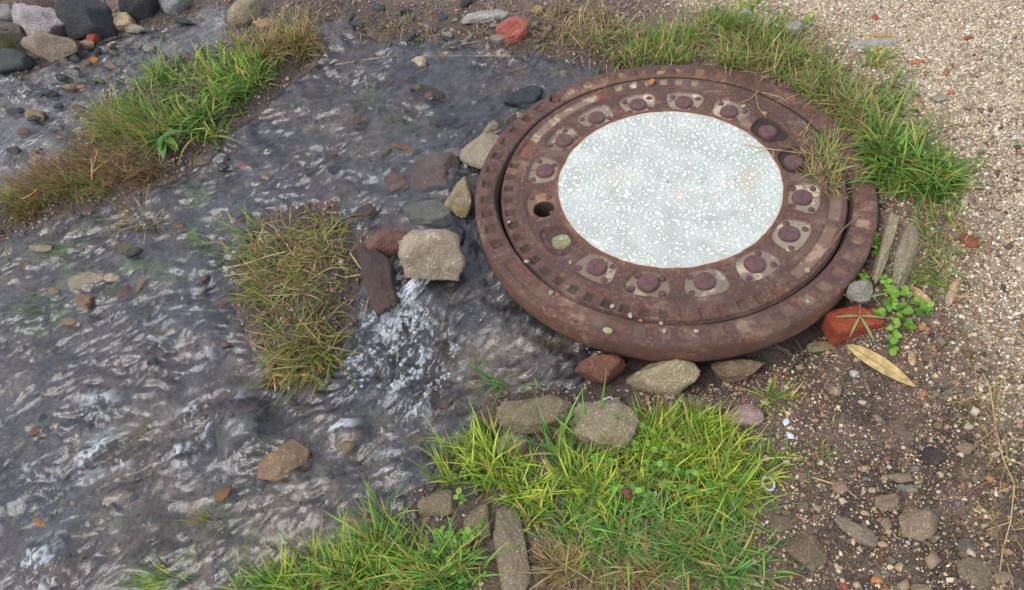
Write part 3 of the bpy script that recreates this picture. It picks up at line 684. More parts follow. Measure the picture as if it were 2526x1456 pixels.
for u, v, w, h, mt, lb in [
 (237,150,38,28,OCHRE,'bright ochre pebble poking out of the far stream'), (92,288,56,52,TANM,'olive tan rock standing in the water at the left'),
 (122,230,40,24,SLATE,'blue grey pebble above the olive tan rock'), (60,328,38,32,BROWN,'dark brown stone just below the olive tan rock at left'),
 (36,370,40,22,G('#4b4548','#35302f',.5),'nearly black wet pebble at the left edge'), (38,275,46,30,DGREY,'dark grey half sunk stone left of the olive one'),
 (135,318,40,28,G('#6f6250','#4d4336',.4),'mossy brown pebble right of the olive tan rock'), (205,216,56,22,G('#a08468','#7b6048',.3),'flat orange tan stone breaking the far water'),
 (95,215,60,18,SLATE,'long thin dark stone in the far stream'), (275,165,38,24,G('#8d7d6a','#675a4b',.4),'tan pebble right of the ochre one'),
 (150,190,34,18,DGREY,'small dark pebble between ochre and blue grey ones'), (215,155,24,18,BROWN,'small brown pebble touching the ochre one'),
 (290,300,46,30,PURP,'purplish stone at the edge of the green island'), (365,118,36,20,G('#9b968a','#77736a',.3),'pale grey pebble in the far current')]:
    S('stone' if w > 44 else 'pebble', lb, R_ if w > 44 else P_, u, v, w, h, mt, 0.65, group=BED, sink=0.3)
for u, v, w, h, mt, lb, hz, rt in [
 (603,410,42,18,RED,'flat red chip under the clear water',.5,-5), (662,430,44,34,G('#a9876a','#7f6249',.3),'triangular tan chip under the clear water',.45,20),
 (205,694,112,66,G('#a39780','#807560',.4),'broad tan rock washed over by the stream',.45,8), (277,684,50,32,G('#b3a488','#8d8068',.4),'pale yellowish stone beside the broad tan rock',.5,0),
 (215,746,64,64,G('#8f7660','#64503f',.3),'rough brown rock standing in the left stream',.8,0), (315,721,58,48,G('#74564f','#523b37',.4),'rounded maroon brown rock in the left stream',.75,15),
 (100,610,60,30,G('#9c8f7b','#776b5a',.5),'low tan stone awash near the left edge',.4,0), (692,1142,160,118,G('#9c8268','#735c47',.35),'large tan boulder with water parting around it',.75,20),
 (862,1096,126,110,G('#8a7764','#5f5143',.5),'brown boulder under foaming water in midstream',.5,30), (600,1060,130,120,G('#6d6962','#4c4944',.7),'grey boulder under a glassy hump of water',.45,60),
 (548,1222,56,40,G('#8c6a45','#61472f',.5),'orange green weedy stone in the lower stream',.5,30), (420,1270,50,34,G('#a39d90','#7e7970',.5),'pale grey stone under the lower stream',.4,10),
 (100,1290,40,26,G('#b07d4c','#85592f',.4),'small orange stone near the lower left corner',.5,-30), (1035,156,42,34,G('#b5ab97','#8e846f'),'pale cream stone standing in the upper flow',.8,0),
 (445,560,52,34,BROWN,'dark brown stone beside the dry straw in the stream',.6,0), (400,820,70,30,G('#8d7a62','#695a47',.4),'flat sandy stone under the left stream',.35,5)]:
    S('stone' if w > 44 else 'pebble', lb, R_ if w > 44 else P_, u, v, w, h, mt, hz, rt, group=BED, sink=0.3, sub=4 if w > 90 else 3)
# stones near the little fall and along the frame
S('rock', 'square grey tan rock above the little waterfall', R_, 1056, 634, 184, 158, G('#aa9c88', '#7e6d5a', 0.1), 0.95, rot=-6, cuts=16, rough=0.13, box=1.2, sink=0.18, sub=4, tilt=(6, -6), seed=21)
S('rock', 'dark reddish brown slab left of the square rock', R_, 940, 690, 185, 125, G('#553f3b', '#372d2d', 0.45), 0.6, rot=-70, cuts=10, rough=0.2, box=1.6, sub=4, sink=0.2, seed=5)
S('rock', 'reddish stone behind the square rock', R_, 948, 600, 130, 78, G('#8a6358', '#5f443d', 0.4), 0.8, rot=20, sub=4, sink=0.2)
S('rock', 'submerged smooth grey rock behind the square rock', R_, 1055, 528, 128, 74, G('#6f6f68', '#4d4f4b', 0.7), 0.6, sub=4, sink=0.3, cuts=5)
S('rock', 'olive tan rock pressed against the left of the frame', R_, 1136, 490, 78, 132, G('#a39478', '#776a50', 0, 0.12, 0.3), 0.95, cuts=14, sub=4, sink=0.15, seed=44)
S('rock', 'pale pitted rock tucked under the upper left frame edge', R_, 1196, 368, 120, 128, G('#ac9f8b', '#7f7363', 0, 0.1, 0.4), 0.6, rot=30, sub=4, sink=0.2)
S('rock', 'purplish brown slab awash left of the frame', R_, 1072, 428, 136, 112, G('#6c5c5a', '#4b3f40', 0.5), 0.5, rot=15, sub=4, sink=0.3, cuts=12)
S('rock', 'wet slate rock behind the upper left frame edge', R_, 1302, 240, 118, 62, SLATE, 0.6, rot=10, sub=4, sink=0.25, cuts=12)
S('rock', 'dark slate ledge edging the calm pool', R_, 1050, 225, 120, 40, G('#3b3431', '#272322', 0.6), 0.5, rot=-20, sub=4, sink=0.3, cuts=12)
for u, v, w, h, mt, lb, rt in [(985,452,92,60,PURP,'wet purplish ledge stone in the flow left of the slab',12), (1110,385,66,44,G('#8b8378','#665e55',.3),'grey stone between the slab and the pale pitted rock',20), (1000,365,70,42,BROWN,'low brown ledge stone above the slab',-10),
  (1128,575,46,52,SLATE,'small slate stone between the square rock and the frame',30), (905,520,78,44,G('#5c4f4a','#40383a',.5),'dark ledge stone behind the midstream clump',8), (1105,300,84,40,SLATE,'flat slate at the lower rim of the calm pool',5),
  (880,300,80,40,G('#6f6059','#4d4340',.5),'brown ledge awash in the upper flow',15), (1215,320,70,46,G('#8f8677','#6a6256',.2),'grey stone behind the pale pitted rock',25), (1255,300,60,36,G('#7b7265','#59524a',.3),'brown grey stone under the upper frame edge',30), (830,420,56,30,SLATE,'slate stone in the flow above the midstream clump',0),
  (1100,1010,60,40,BROWN,'brown stone awash beside the concrete lumps',20), (1030,1085,70,44,G('#6b6258','#4a443d',.5),'grey brown stone below the cascade foam',30), (760,1010,60,36,G('#5b5148','#3f3934',.5),'dark stone below the midstream clump',10)]:
    S('rock', lb, R_, u, v, w, h, mt, 0.6, rt, sub=4, sink=0.3, cuts=11, rough=0.16)
S('rock', 'rust coloured wet rock under the front of the frame', R_, 1482, 915, 128, 100, G('#80523f', '#54352a', 0.5), 0.95, rot=10, cuts=12, sub=4, sink=0.15, seed=9, group=HOLD)
S('rock', 'large rounded tan rock under the front of the frame', R_, 1640, 926, 192, 116, G('#b9a88a', '#96866c', 0, 0, 0.4), 0.95, rot=-4, cuts=9, sub=4, sink=0.12, group=HOLD, seed=33)
S('rock', 'brown angular rock right of the large tan one', R_, 1824, 906, 140, 88, G('#978269', '#6f5d49', 0.1, 0.0, 0.3), 0.9, rot=8, cuts=14, sub=4, sink=0.15, group=HOLD, seed=12)
S('rock', 'small tan rock in the hollow near the brick', R_, 2026, 858, 70, 44, TANM, 0.7, sub=3, sink=0.2)
S('rock', 'pinkish speckled rounded rock beside the bright grass', R_, 1830, 1026, 108, 74, PINK, 0.65, cuts=5, rough=0.06, sub=4, sink=0.25)
S('rock', 'grey stone resting on the red brick', R_, 2120, 722, 72, 84, G('#9d9a8d', '#77746a', 0, 0, 0.2), 0.7, rot=20, cuts=13, sub=4, base=-0.035, sink=0.1)
S('brick', 'broken red terracotta brick beside the frame', 'brick', 2106, 796, 132, 88, G('#a04e36', '#843c2a', 0.05), 0.7, rot=14, cuts=3, rough=0.04, box=8, sub=4, sink=0.25)
S('concrete_block', 'narrow mossy concrete kerb piece touching the frame', 'concrete', 2192, 582, 232, 50, G('#b0a488', '#8b7f66', 0, 0.1, 0.4), 0.9, rot=74, cuts=7, rough=0.12, box=2, sub=4, sink=0.45, group='concrete pieces beside the frame')
S('concrete_block', 'wide mossy concrete kerb piece at the right of the frame', 'concrete', 2246, 594, 226, 78, G('#aa9e84', '#867a62', 0, 0.2, 0.4), 0.65, rot=78, cuts=8, rough=0.12, box=2, sub=4, sink=0.4, group='concrete pieces beside the frame')
S('concrete_block', 'mossy concrete lump at the water edge below the frame', 'concrete', 1335, 1015, 230, 118, CONCD, 0.75, rot=6, cuts=8, rough=0.22, box=0, sub=4, sink=0.3, seed=3)
S('concrete_block', 'mossy concrete lump with white shred on top', 'concrete', 1492, 1044, 172, 148, CONC, 0.7, rot=-10, cuts=9, rough=0.2, box=0.5, sub=4, sink=0.25, seed=6)
S('concrete_block', 'small mossy concrete knob below the larger lumps', 'concrete', 1268, 1096, 88, 76, CONC, 0.6, rot=30, cuts=8, rough=0.12, sub=4, sink=0.25)
S('concrete_block', 'upright pale concrete kerb at the bottom of the bank', 'concrete', 1264, 1372, 258, 92, G('#9f927a', '#71664f', 0, 0.3, 0.75), 0.7, rot=-80, cuts=7, rough=0.12, box=3, sub=4, sink=0.4)
S('concrete_block', 'dark concrete piece left of the upright kerb', 'concrete', 1180, 1290, 76, 100, CONCD, 0.6, cuts=6, rough=0.08, box=3, sub=4, sink=0.4)
S('concrete_block', 'mossy concrete corner at the stream bank', 'concrete', 1088, 1244, 116, 74, CONCD, 0.5, rot=15, cuts=9, rough=0.1, box=1, sub=4, sink=0.35)
S('rock', 'tan stone half hidden by grass at the stream bank', R_, 905, 1302, 84, 56, G('#8e8270', '#655b4d', 0.3, 0.2), 0.5, sub=4, sink=0.3)
# far ground stones
S('rock', 'rough red rock at the top by the dry grass', R_, 1266, 72, 86, 60, G('#b0685a', '#8a4a3f', 0.05), 0.75, cuts=12, rot=5, sub=4, sink=0.2)
S('rock', 'flat pale grey slab behind the red rock', R_, 1196, 40, 124, 44, G('#a7a39d', '#84807a', 0), 0.35, rot=10, cuts=12, sub=4, sink=0.35)
S('stone', 'tan pebble at the top right of the red rock', P_, 1328, 22, 38, 26, G('#a08667', '#77614a'), 0.7)
S('stone', 'grey stone between red rock and stream', R_, 1232, 98, 52, 30, GREY, 0.6)
S('rock', 'flat pale grey stone on the gravel with orange streak', R_, 2158, 106, 128, 34, G('#aeaca5', '#85837c', 0, 0, 0.2), 0.4, rot=6, cuts=12, sub=4, sink=0.35)
S('stone', 'orange stone behind the flat pale grey one', R_, 2172, 90, 80, 16, G('#d09a68', '#b47f50'), 0.5, rot=-4)
S('stone', 'square grey stone on the gravel edge', R_, 1958, 72, 48, 36, G('#a09a94', '#7d7772'), 0.8, cuts=5, box=3)
S('pebble', 'white pebble left of the square grey stone', P_, 1889, 57, 30, 22, WHITE, 0.7)
S('pebble', 'smaller white pebble next to the square grey stone', P_, 1917, 66, 26, 16, WHITE, 0.7)
S('pebble', 'white pebble in the dark soil at the very top', P_, 1838, 28, 28, 13, G('#b9bcc0', '#8f9296'), 0.6)
S('brick_chip', 'small red chip highest on the pale gravel', 'chip', 2158, 43, 26, 16, RED, 0.4, rot=-10)
S('brick_chip', 'small red chip farthest right on the pale gravel', 'chip', 2388, 94, 30, 14, G('#a5493b', '#85372c'), 0.4)
S('brick_chip', 'larger orange chip on the pale gravel', 'chip', 2262, 153, 34, 20, G('#d2895c', '#b06c44'), 0.4, rot=10)
S('brick_chip', 'orange chip by the grey lump on the gravel', 'chip', 2345, 228, 22, 16, G('#cd8052', '#a8633c'), 0.4)
S('stone', 'grey lump half buried in the gravel', R_, 2316, 242, 46, 26, G('#a1998b', '#7d7669'), 0.4)
S('stone', 'brown tile fragment lying beyond the concrete pieces', R_, 2393, 592, 62, 42, G('#8e5540', '#6f4130'), 0.35, rot=-20, cuts=10, sink=0.2)
S('pebble', 'knobbly cream pebble near the leafy weed', P_, 2272, 728, 78, 36, G('#e2bf98', '#cba079'), 0.7, rot=-38, cuts=4, rough=0.2, sub=4, sink=0.15)
S('pebble', 'smooth bean shaped cream pebble, rightmost of the pair', P_, 2350, 722, 72, 46, G('#e0c29f', '#cda67f'), 0.7, rot=72, cuts=3, rough=0.12, sub=4, sink=0.15)
S('pebble', 'white pebble beside the dead leaf', P_, 2106, 922, 30, 24, WHITE, 0.7, sink=0.15)
S('pebble', 'tan shell like pebble right of the dead leaf', P_, 2250, 884, 22, 44, G('#bfa27d', '#967a58'), 0.7)
S('clod', 'largest crumbly tan clod on the dark soil', 'clod', 2262, 1284, 108, 104, CLOD, 0.7, rot=-35, cuts=11, rough=0.16, sub=4, sink=0.2, group=DIRT)
S('clod', 'cracked tan clod up and left of the largest', 'clod', 2194, 1240, 72, 58, CLOD, 0.6, rot=10, cuts=8, rough=0.18, sub=4, sink=0.25, group=DIRT)
S('clod', 'small tan clod at the foot of the cracked one', 'clod', 2186, 1290, 30, 42, CLOD, 0.6, rough=0.16, sink=0.25, group=DIRT)
S('clod', 'small grey tan clod above the largest', 'clod', 2246, 1206, 40, 26, G('#a2937f', '#7c6f5e', 0, 0, 0.4), 0.7, rough=0.14, group=DIRT)
S('clod', 'knobby pair of clods above the cracked one', 'clod', 2220, 1180, 72, 34, CLOD, 0.6, rough=0.22, group=DIRT)
S('clod', 'pinkish clod left of the cracked one', 'clod', 2076, 1202, 50, 42, G('#ab937d', '#866f5c', 0, 0, 0.5), 0.6, rough=0.16, group=DIRT)
S('clod', 'long grey clod slanting left of the largest', 'clod', 2110, 1310, 130, 62, G('#9c8e7c', '#766a5a', 0, 0, 0.6), 0.4, rot=-38, rough=0.16, sub=4, sink=0.35, group=DIRT)
S('clod', 'flat rounded gritty stone near the bottom grass', R_, 1992, 1360, 108, 104, G('#84735f', '#655645', 0, 0, 0.5), 0.3, cuts=10, rough=0.07, sub=4, sink=0.4)
S('clod', 'gritty half buried stone above the flat rounded one', R_, 1925, 1296, 76, 56, G('#83745f', '#665847', 0, 0, 0.5), 0.3, sink=0.45, sub=4)
S('clod', 'near black clod at the right', 'clod', 2308, 1122, 74, 62, DCLOD, 0.6, rough=0.22, sub=4, group=DIRT)
S('clod', 'pale gritty clod right of the near black one', 'clod', 2386, 1106, 52, 38, CLOD, 0.6, rough=0.16, group=DIRT)
S('clod', 'grey buried stone near the lower right corner', R_, 2388, 1346, 64, 48, G('#6d665c', '#4e483f', 0.1), 0.4, sink=0.4)
S('clod', 'long gritty block in the lower right corner', R_, 2412, 1418, 120, 70, G('#8f816b', '#6c604e', 0, 0, 0.6), 0.4, rot=-35, sink=0.35, sub=4)
S('clod', 'tan stone at the lower right corner', R_, 2474, 1425, 52, 42, CLOD, 0.6)
S('clod', 'tan stone cut by the bottom edge', R_, 2268, 1452, 64, 30, CLOD, 0.6)
for u, v, w, h, c_, lb in [(2178,1343,26,20,'#d7b48c','amber pebble below the long grey clod'), (2220,1398,26,30,'#c9b08a','teardrop tan pebble near the bottom edge'),
 (2165,1430,34,26,'#c08a55','orange pebble at the bottom edge'), (2082,1446,24,22,'#b25f48','red pebble at the bottom edge'), (2240,1338,12,18,'#dcd8d2','slim white shell below the largest clod'),
 (2310,1325,12,16,'#dfe2e6','bluish white fleck below the largest clod'), (2152,1210,22,20,'#bda684','tan pebble between pinkish and cracked clods'), (2134,1266,22,18,'#c5a883','amber pebble left of the cracked clod'),
 (2265,1190,20,14,'#b79d7d','flat tan pebble above the largest clod'), (1890,1130,18,22,'#d0bb99','cream pebble near the bright grass edge'), (2130,1212,14,14,'#c8b79c','small buff pebble near the clods'),
 (2390,1052,26,22,'#b9a993','grey buff pebble at the right edge'), (2060,965,34,30,'#a58f70','tan pebble in the soil below the hollow'), (2455,1120,24,20,'#bdb3a2','pale pebble among the roots')]:
    S('pebble', lb, P_, u, v, w, h, G(c_, None, 0.05), 0.7, cuts=6, sub=2, sink=0.2)
# tiny pebbles lying on the iron
k = 0
for u, v, w, c_, lb in [(1367,590-57+84,0,'',''),(1641,816-22,0,'','')][:0] + [
 (1640-33,205,24,'#c08a5c','orange pebble lying on the top of the frame'), (2313-2+(-2313+1745),198,0,'','')][:1] + [
 (1885,281,15,'#caa47c','amber pebble in the gap at the upper right of the cover'), (1833,263,12,'#ddd8d0','white pebble in the gap at the top of the cover'),
 (1639,817,13,'#d9c9ad','cream pebble lying in the front gap'), (1717,913-96,14,'#dcd3c4','white pebble by the front gap'), (1512,755,14,'#e0d2c0','pinkish white pebble on the front left of the frame'),
 (1554,778,15,'#d8cdbb','flat white pebble at the front left gap'), (1580,791,11,'#cc8b63','orange pebble at the front left gap'), (1632,797,12,'#ded6c6','whitish pebble at the front gap'),
 (1639-3,648-5,0,'','')][:8] + [
 (1367+8,618,0,'','')][:0] + [
 (1640,815,0,'','')][:0] + [
 (1359,722,16,'#dcc6a4','cream pebble on the lower left of the frame'), (1300,650-5,14,'#e0cf9d','pale yellow pebble at the lower left gap'), (1256,545+2,9,'#e3dcd0','tiny white pebble in the left gap'),
 (1407,648,12,'#d9c27c','yellow pebble on the cover at lower left'), (1498,818,26,'#c7bd9a','pale crust lump on the front of the frame'), (1990,668,18,'#cdb595','tan stone stuck in the right gap'), (1993,742+2,12,'#cbb9a0','buff pebble in the lower right gap')]:
    if w == 0: continue
    x, y = unproj(np.array(float(u)), np.array(float(v)), np.array(0.002)); k += 1
    d = math.sqrt(float(x)**2+float(y)**2+CAMH**2)/FOC; s = w*d/2
    vv, ff = rock_shape(700+k, 8, 0.1, 0, 2)
    o = obj('pebble', new_mesh('pebble', vv*np.array([s, s*0.8, s*0.6]), ff), G(c_, None, 0), None, (float(x), float(y), s*0.45), (0, 0, k*1.1))
    tag(o, lb, 'pebble', 'loose pebbles lying on the manhole')

r = np.random.default_rng(51)
SC = [('slate', SLATE), ('brown', BROWN), ('dark grey', DGREY), ('purplish', PURP), ('tan', G('#8f7d66', '#6a5a48', 0.4)), ('pale grey', G('#918d86', '#6c6963', 0.4)), ('olive', G('#6c6648', '#4c4833', 0.4))]
REG = [((60, 560), (110, 420), 'far channel', 34), ((760, 1080), (110, 480), 'flow above the square rock', 18), ((20, 560), (600, 900), 'left channel', 18), ((60, 900), (950, 1380), 'lower stream', 20), ((700, 1420), (5, 105), 'damp soil at the top', 26)]
sunk = {}
for (ua, ub), (va, vb), where, cnt in REG:
    done = 0
    while done < cnt:
        u, v = r.uniform(ua, ub), r.uniform(va, vb); x, y, z = ground_at(np.array(u), np.array(v))
        if (wet_at(x, y) < 0.02) != (va < 50): continue
        nm, mt = SC[r.integers(0, len(SC))]; w = r.uniform(16, 50)*(0.8 if va < 200 else 1)
        o = S('stream_stone', '%s stone half sunk in the %s' % (nm, where), R_, u, v, w, w*r.uniform(0.5, 0.8), mt, r.uniform(.45, .8), r.uniform(-30, 50), group='small stones in the '+where, sink=0.25, seed=2000+done+int(ua)); done += 1; sunk.setdefault((nm, where), []).append((u, o))
ORD = ['second', 'third', 'fourth', 'fifth', 'sixth', 'seventh', 'eighth', 'ninth', 'tenth', 'eleventh']
for (nm, where), lst in sunk.items():
    lst.sort(key=lambda q: q[0])
    if len(lst) > 1:
        for i, (_, o) in enumerate(lst):
            o['label'] = '%s of the %s stones sunk in the %s' % ('leftmost' if i == 0 else 'rightmost' if i == len(lst)-1 else ORD[i-1]+' from left', nm, where)
# the little cascade beside the square rock: a tongue of falling water, and the bubbles under it
def wp(u, v, z): x, y = unproj(np.array(float(u)), np.array(float(v)), np.array(z)); return np.array([float(x), float(y), z])
lip = [wp(1062, 672, -.060), wp(1035, 694, -.058), wp(1005, 728, -.070), wp(975, 768, -.098), wp(955, 800, -.118), wp(938, 830, -.126)]
ts = np.linspace(0, len(lip)-1, 60); Pc = np.array([[np.interp(q, range(len(lip)), [p[k] for p in lip]) for k in range(3)] for q in ts])
for _ in range(6): Pc[1:-1] = (Pc[:-2]+2*Pc[1:-1]+Pc[2:])/4
dn = np.gradient(Pc, axis=0); sd_ = np.stack([-dn[:, 1], dn[:, 0], 0*dn[:, 0]], 1); sd_ /= np.linalg.norm(sd_, axis=1)[:, None]
ac = np.linspace(-1, 1, 22); wd_ = np.interp(np.linspace(0, 1, 60), [0, .25, .6, 1], [.016, .020, .026, .036])
Vt = Pc[:, None]+sd_[:, None]*(ac[None, :, None]*wd_[:, None, None]); Vt[..., 2] += 0.010*(1-ac[None]**2)
A_, T_ = np.meshgrid(ac, np.linspace(0, 1, 60)); nz = fbm(A_*3.5, T_*4, 61, 3); Vt[..., 2] += 0.007*nz*(0.4+T_); Vt[..., 0] += 0.004*fbm(A_*5, T_*6, 63, 2)
fo = np.clip(sstep(0.05, 0.5, 0.9*fbm(A_*7, T_*5, 65, 3)+0.75*T_-0.15), 0, 1)
cas = obj('cascade', new_mesh('cascade', Vt.reshape(-1, 3), grid_faces(22, 60), True, {'foam': np.stack([fo*.8, 0*fo, 0.4+0*fo], -1).reshape(-1, 3)}), bpy.data.materials['water'], water)
r = np.random.default_rng(52); J, I = np.nonzero(keep & (foam > 0.12) & (wspots([(1000,850,.12)]) > 0.3)); pr = foam[J, I]**0.8; sel = r.choice(len(J), 900, p=pr/pr.sum())
bx_, by_ = wx[I[sel]]+r.uniform(-H, H, 900)/2, wy[J[sel]]+r.uniform(-H, H, 900)/2; bz_ = ZW[J[sel], I[sel]]; bs = r.lognormal(math.log(.0021), .45, 900).clip(.001, .006)
v0, f0 = ICO[1]; Vb = (v0[None]*bs[:, None, None]*np.array([1, 1, .75])+np.stack([bx_, by_, bz_+bs*.15], 1)[:, None]).reshape(-1, 3)
t = NT('bubble'); fr = t.n.new('ShaderNodeFresnel'); fr.inputs['IOR'].default_value = 1.6
gl = t.n.new('ShaderNodeBsdfGlossy'); gl.inputs['Roughness'].default_value = 0.08; tr = t.n.new('ShaderNodeBsdfTransparent'); tr.inputs['Color'].default_value = (.8, .86, .9, 1)
df = t.n.new('ShaderNodeBsdfDiffuse'); df.inputs['Color'].default_value = (.75, .79, .83, 1); m0 = t.n.new('ShaderNodeMixShader'); m0.inputs[0].default_value = 0.4
t.l.new(tr.outputs[0], m0.inputs[1]); t.l.new(df.outputs[0], m0.inputs[2]); m1 = t.n.new('ShaderNodeMixShader'); t.l.new(fr.outputs[0], m1.inputs[0]); t.l.new(m0.outputs[0], m1.inputs[1]); t.l.new(gl.outputs[0], m1.inputs[2]); t.l.new(m1.outputs[0], t.out.inputs[0])
o = obj('foam_bubbles', new_mesh('foam_bubbles', Vb, (f0[None]+len(v0)*np.arange(900)[:, None, None]).reshape(-1, 3)), t.m); tag(o, 'white bubbles floating where the stream churns', 'foam', kind='stuff')

# ------------------------------------------------------------------ gravel and grit
def in_view(x, y, z, m=60):
    u, v, w_ = project(x, y, z); return (u > -m) & (u < PW+m) & (v > -m) & (v < PH+m)
def grains(name, label, n, region, dens, size, pal, mat, seed, zoff=0.0, flat=(0.5, 0.9), cap=None, viewm=60):
    r = np.random.default_rng(seed); (x0, x1, y0, y1) = region
    x, y = r.uniform(x0, x1, n), r.uniform(y0, y1, n)
    ok = r.random(n) < dens(x, y); x, y = x[ok], y[ok]
    z = height(x, y); ok = in_view(x, y, z, viewm) & (np.hypot(x-DX, y-DY) > 0.402); x, y, z = x[ok], y[ok], z[ok]
    if cap: x, y, z = x[:cap], y[:cap], z[:cap]
    N = len(x); s = r.lognormal(math.log(size), 0.38, N).clip(size*0.45, size*2.6)
    base = []
    for k in range(10):
        if True:
            q = ICO12[0].copy(); rr = np.random.default_rng(900+k); q *= rr.uniform(0.7, 1.12, (8, 1)); q += rr.normal(0, 0.14, (8, 3)); base.append(q)
    base = np.array(base); kind = r.integers(0, 10, N); Vb = base[kind]
    sc = np.stack([s*r.uniform(0.8, 1.25, N), s*r.uniform(0.6, 1.0, N), s*r.uniform(*flat, N)], 1)
    a = r.uniform(0, 6.283, N); ca, sa = np.cos(a)[:, None], np.sin(a)[:, None]; tl = r.normal(0, 0.35, N)[:, None]
    P = Vb*sc[:, None]; px_, py_, pz_ = P[..., 0], P[..., 1], P[..., 2]
    py2, pz2 = py_*np.cos(tl)-pz_*np.sin(tl), py_*np.sin(tl)+pz_*np.cos(tl)
    Vv = np.stack([px_*ca-py2*sa+x[:, None], px_*sa+py2*ca+y[:, None], pz2+(z+zoff+sc[:, 2]*0.35)[:, None]], -1).reshape(-1, 3)
    F = (ICO12[1][None]+8*np.arange(N)[:, None, None]).reshape(-1, 3)
    pal = np.array([lin(p) for p in pal]); c = pal[r.integers(0, len(pal), N)]*r.uniform(0.75, 1.2, (N, 1)); c = np.repeat(np.clip(c, 0, 0.9), 8, 0)
    o = obj(name, new_mesh(name, Vv, F, False, {'tint': c}), mat); tag(o, label, name, kind='stuff'); return o
def ico12():
    v = np.array([(x, y, z) for z in (-1, 1) for y in (-1, 1) for x in (-1, 1)], float)*0.72
    f = np.array([(0,2,1),(1,2,3),(4,5,6),(5,7,6),(0,1,4),(1,5,4),(2,6,3),(3,6,7),(0,4,2),(2,4,6),(1,3,5),(3,7,5)]); return v, f
ICO12 = ico12()
GRAINM = attr_mat('grain', 0.8, 0, 0.3, 500, mott=0.5)
WETM = attr_mat('wet_grain', 0.35, 0, 0.3, 500, 0.5, mott=0.4)
def d_grav(x, y):
    g = sdist(P_GRAVEL, x, y)+0.05*fbm(x*12, y*12, 3, 3); return 0.02+0.98*sstep(-0.10, 0.10, g)
GPAL = ['#d2c6ae', '#c8b9a0', '#d9cfbd', '#c0ad92', '#b4a48c', '#a19079', '#c9bba5', '#e0d8ca', '#ad9a82', '#8a7b6a', '#cfc0a6', '#bcae9b']
grains('gravel', 'pale cream gravel spread over the upper right ground', 190000, (0.2, 1.75, 0.2, 2.1), d_grav, 0.0021, GPAL, GRAINM, 1, cap=80000)
def d_soil(x, y):
    w_ = wet_at(x, y); n = fbm(x*9, y*9, 17, 3); g = sdist(P_GRAVEL, x, y)
    return np.where(w_ > -0.01, 0, 0.25+0.6*sstep(-0.2, 0.35, n))*(0.12+0.88*sstep(0.02, 0.25, -w_))*(1-0.7*sstep(-0.05, 0.15, g))
SPAL = ['#a8937a', '#b9a587', '#8d7864', '#957f6a', '#6b584a', '#c4b59c', '#99704f', '#5a4a40', '#77675a', '#b3a895', '#4f443d', '#8a6a52']
grains('grit', 'tan and brown grit scattered over the dark soil', 90000, (-1.2, 1.7, 0.0, 2.6), d_soil, 0.0020, SPAL, GRAINM, 2, cap=42000)
grains('fine_grit', 'fine cream and brown grit peppering the lower right soil', 70000, (0.2, 1.25, 0.08, 1.05), lambda x, y: 0.25+0.75*sstep(-0.25, 0.3, fbm(x*13, y*13, 27, 3)), 0.0017, ['#8d7a66', '#a08c74', '#6f5e51', '#b5a287', '#5c4d43', '#7d6a5a', '#cbbca2', '#94705a'], GRAINM, 6, cap=26000)
grains('coarse_grit', 'coarse cream pebbles mixed into the dark soil', 9000, (0.1, 1.5, 0.05, 1.3), lambda x, y: d_soil(x, y)*0.8, 0.0048, SPAL, GRAINM, 3, cap=2300)
def d_bed(x, y): return np.where(wet_at(x, y) > 0.0, 0.1+0.9*sstep(0.0, 0.4, fbm(x*6, y*6, 19, 3)), 0)
BPAL = ['#5a5552', '#6f655c', '#4a4a50', '#7c6d5e', '#8d7c68', '#3d3f45', '#66504a', '#857f76', '#5d6048', '#a08c72']
grains('stream_gravel', 'small dark wet stones covering the stream bed', 26000, (-1.7, 0.5, 0.1, 2.7), d_bed, 0.0042, BPAL, WETM, 4, cap=9000)
def d_wet(x, y):
    w_ = wet_at(x, y); return np.where((w_ < 0.005) & (w_ > -0.28), 0.25+0.75*sstep(-0.2, 0.3, fbm(x*11, y*11, 23, 3)), 0)*(1-sstep(-0.05, 0.05, sdist(P_GRAVEL, x, y)))*(x < 0.45)
grains('wet_grit', 'dark wet grit on the damp soil along the stream', 60000, (-1.6, 0.5, 0.1, 2.7), d_wet, 0.0032, ['#6a5c58', '#7d6c64', '#574b49', '#8d7b70', '#4a4144', '#9a8a7c', '#65605f', '#7a5d50'], WETM, 5, cap=16000)
# loose pebbles one can pick out on the soil and the gravel edge
r = np.random.default_rng(77)
peb_me = []
for k in range(8):
    vv, ff = rock_shape(840+k, 9, 0.16, 0, 2); me = new_mesh('loose_pebble', vv, ff); peb_me.append(me)
PCM = [G(c_, None, 0) for c_ in ('#d8c8ac', '#c0a684', '#b3a596', '#e0dad0', '#a57f60', '#8c7a69')]
for k in range(8): peb_me[k].materials.append(PCM[k % 6])
placed = 0
while placed < 110:
    u, v = r.uniform(1890, 2526), r.uniform(880, 1450)
    x, y, z = ground_at(np.array(u), np.array(v))
    if math.hypot(x-DX, y-DY) < 0.42 or (u < 1960 and v > 960 and v < 1250): continue
    s = r.uniform(0.0035, 0.0075)
    o = obj('loose_pebble', peb_me[placed % 8], None, None, (float(x), float(y), float(z)+s*0.3), (r.uniform(-.3, .3), 0, r.uniform(0, 6.28)), (s*r.uniform(.9, 1.3), s*r.uniform(.7, 1), s*r.uniform(.5, .8)))
    cn_ = ('cream', 'tan', 'grey', 'white', 'reddish brown', 'dull brown')[placed % 8 % 6]; tag(o, 'small %s loose pebble lying on the dark soil at the lower right' % cn_, 'pebble', 'loose %s pebbles on the dark soil' % cn_); placed += 1

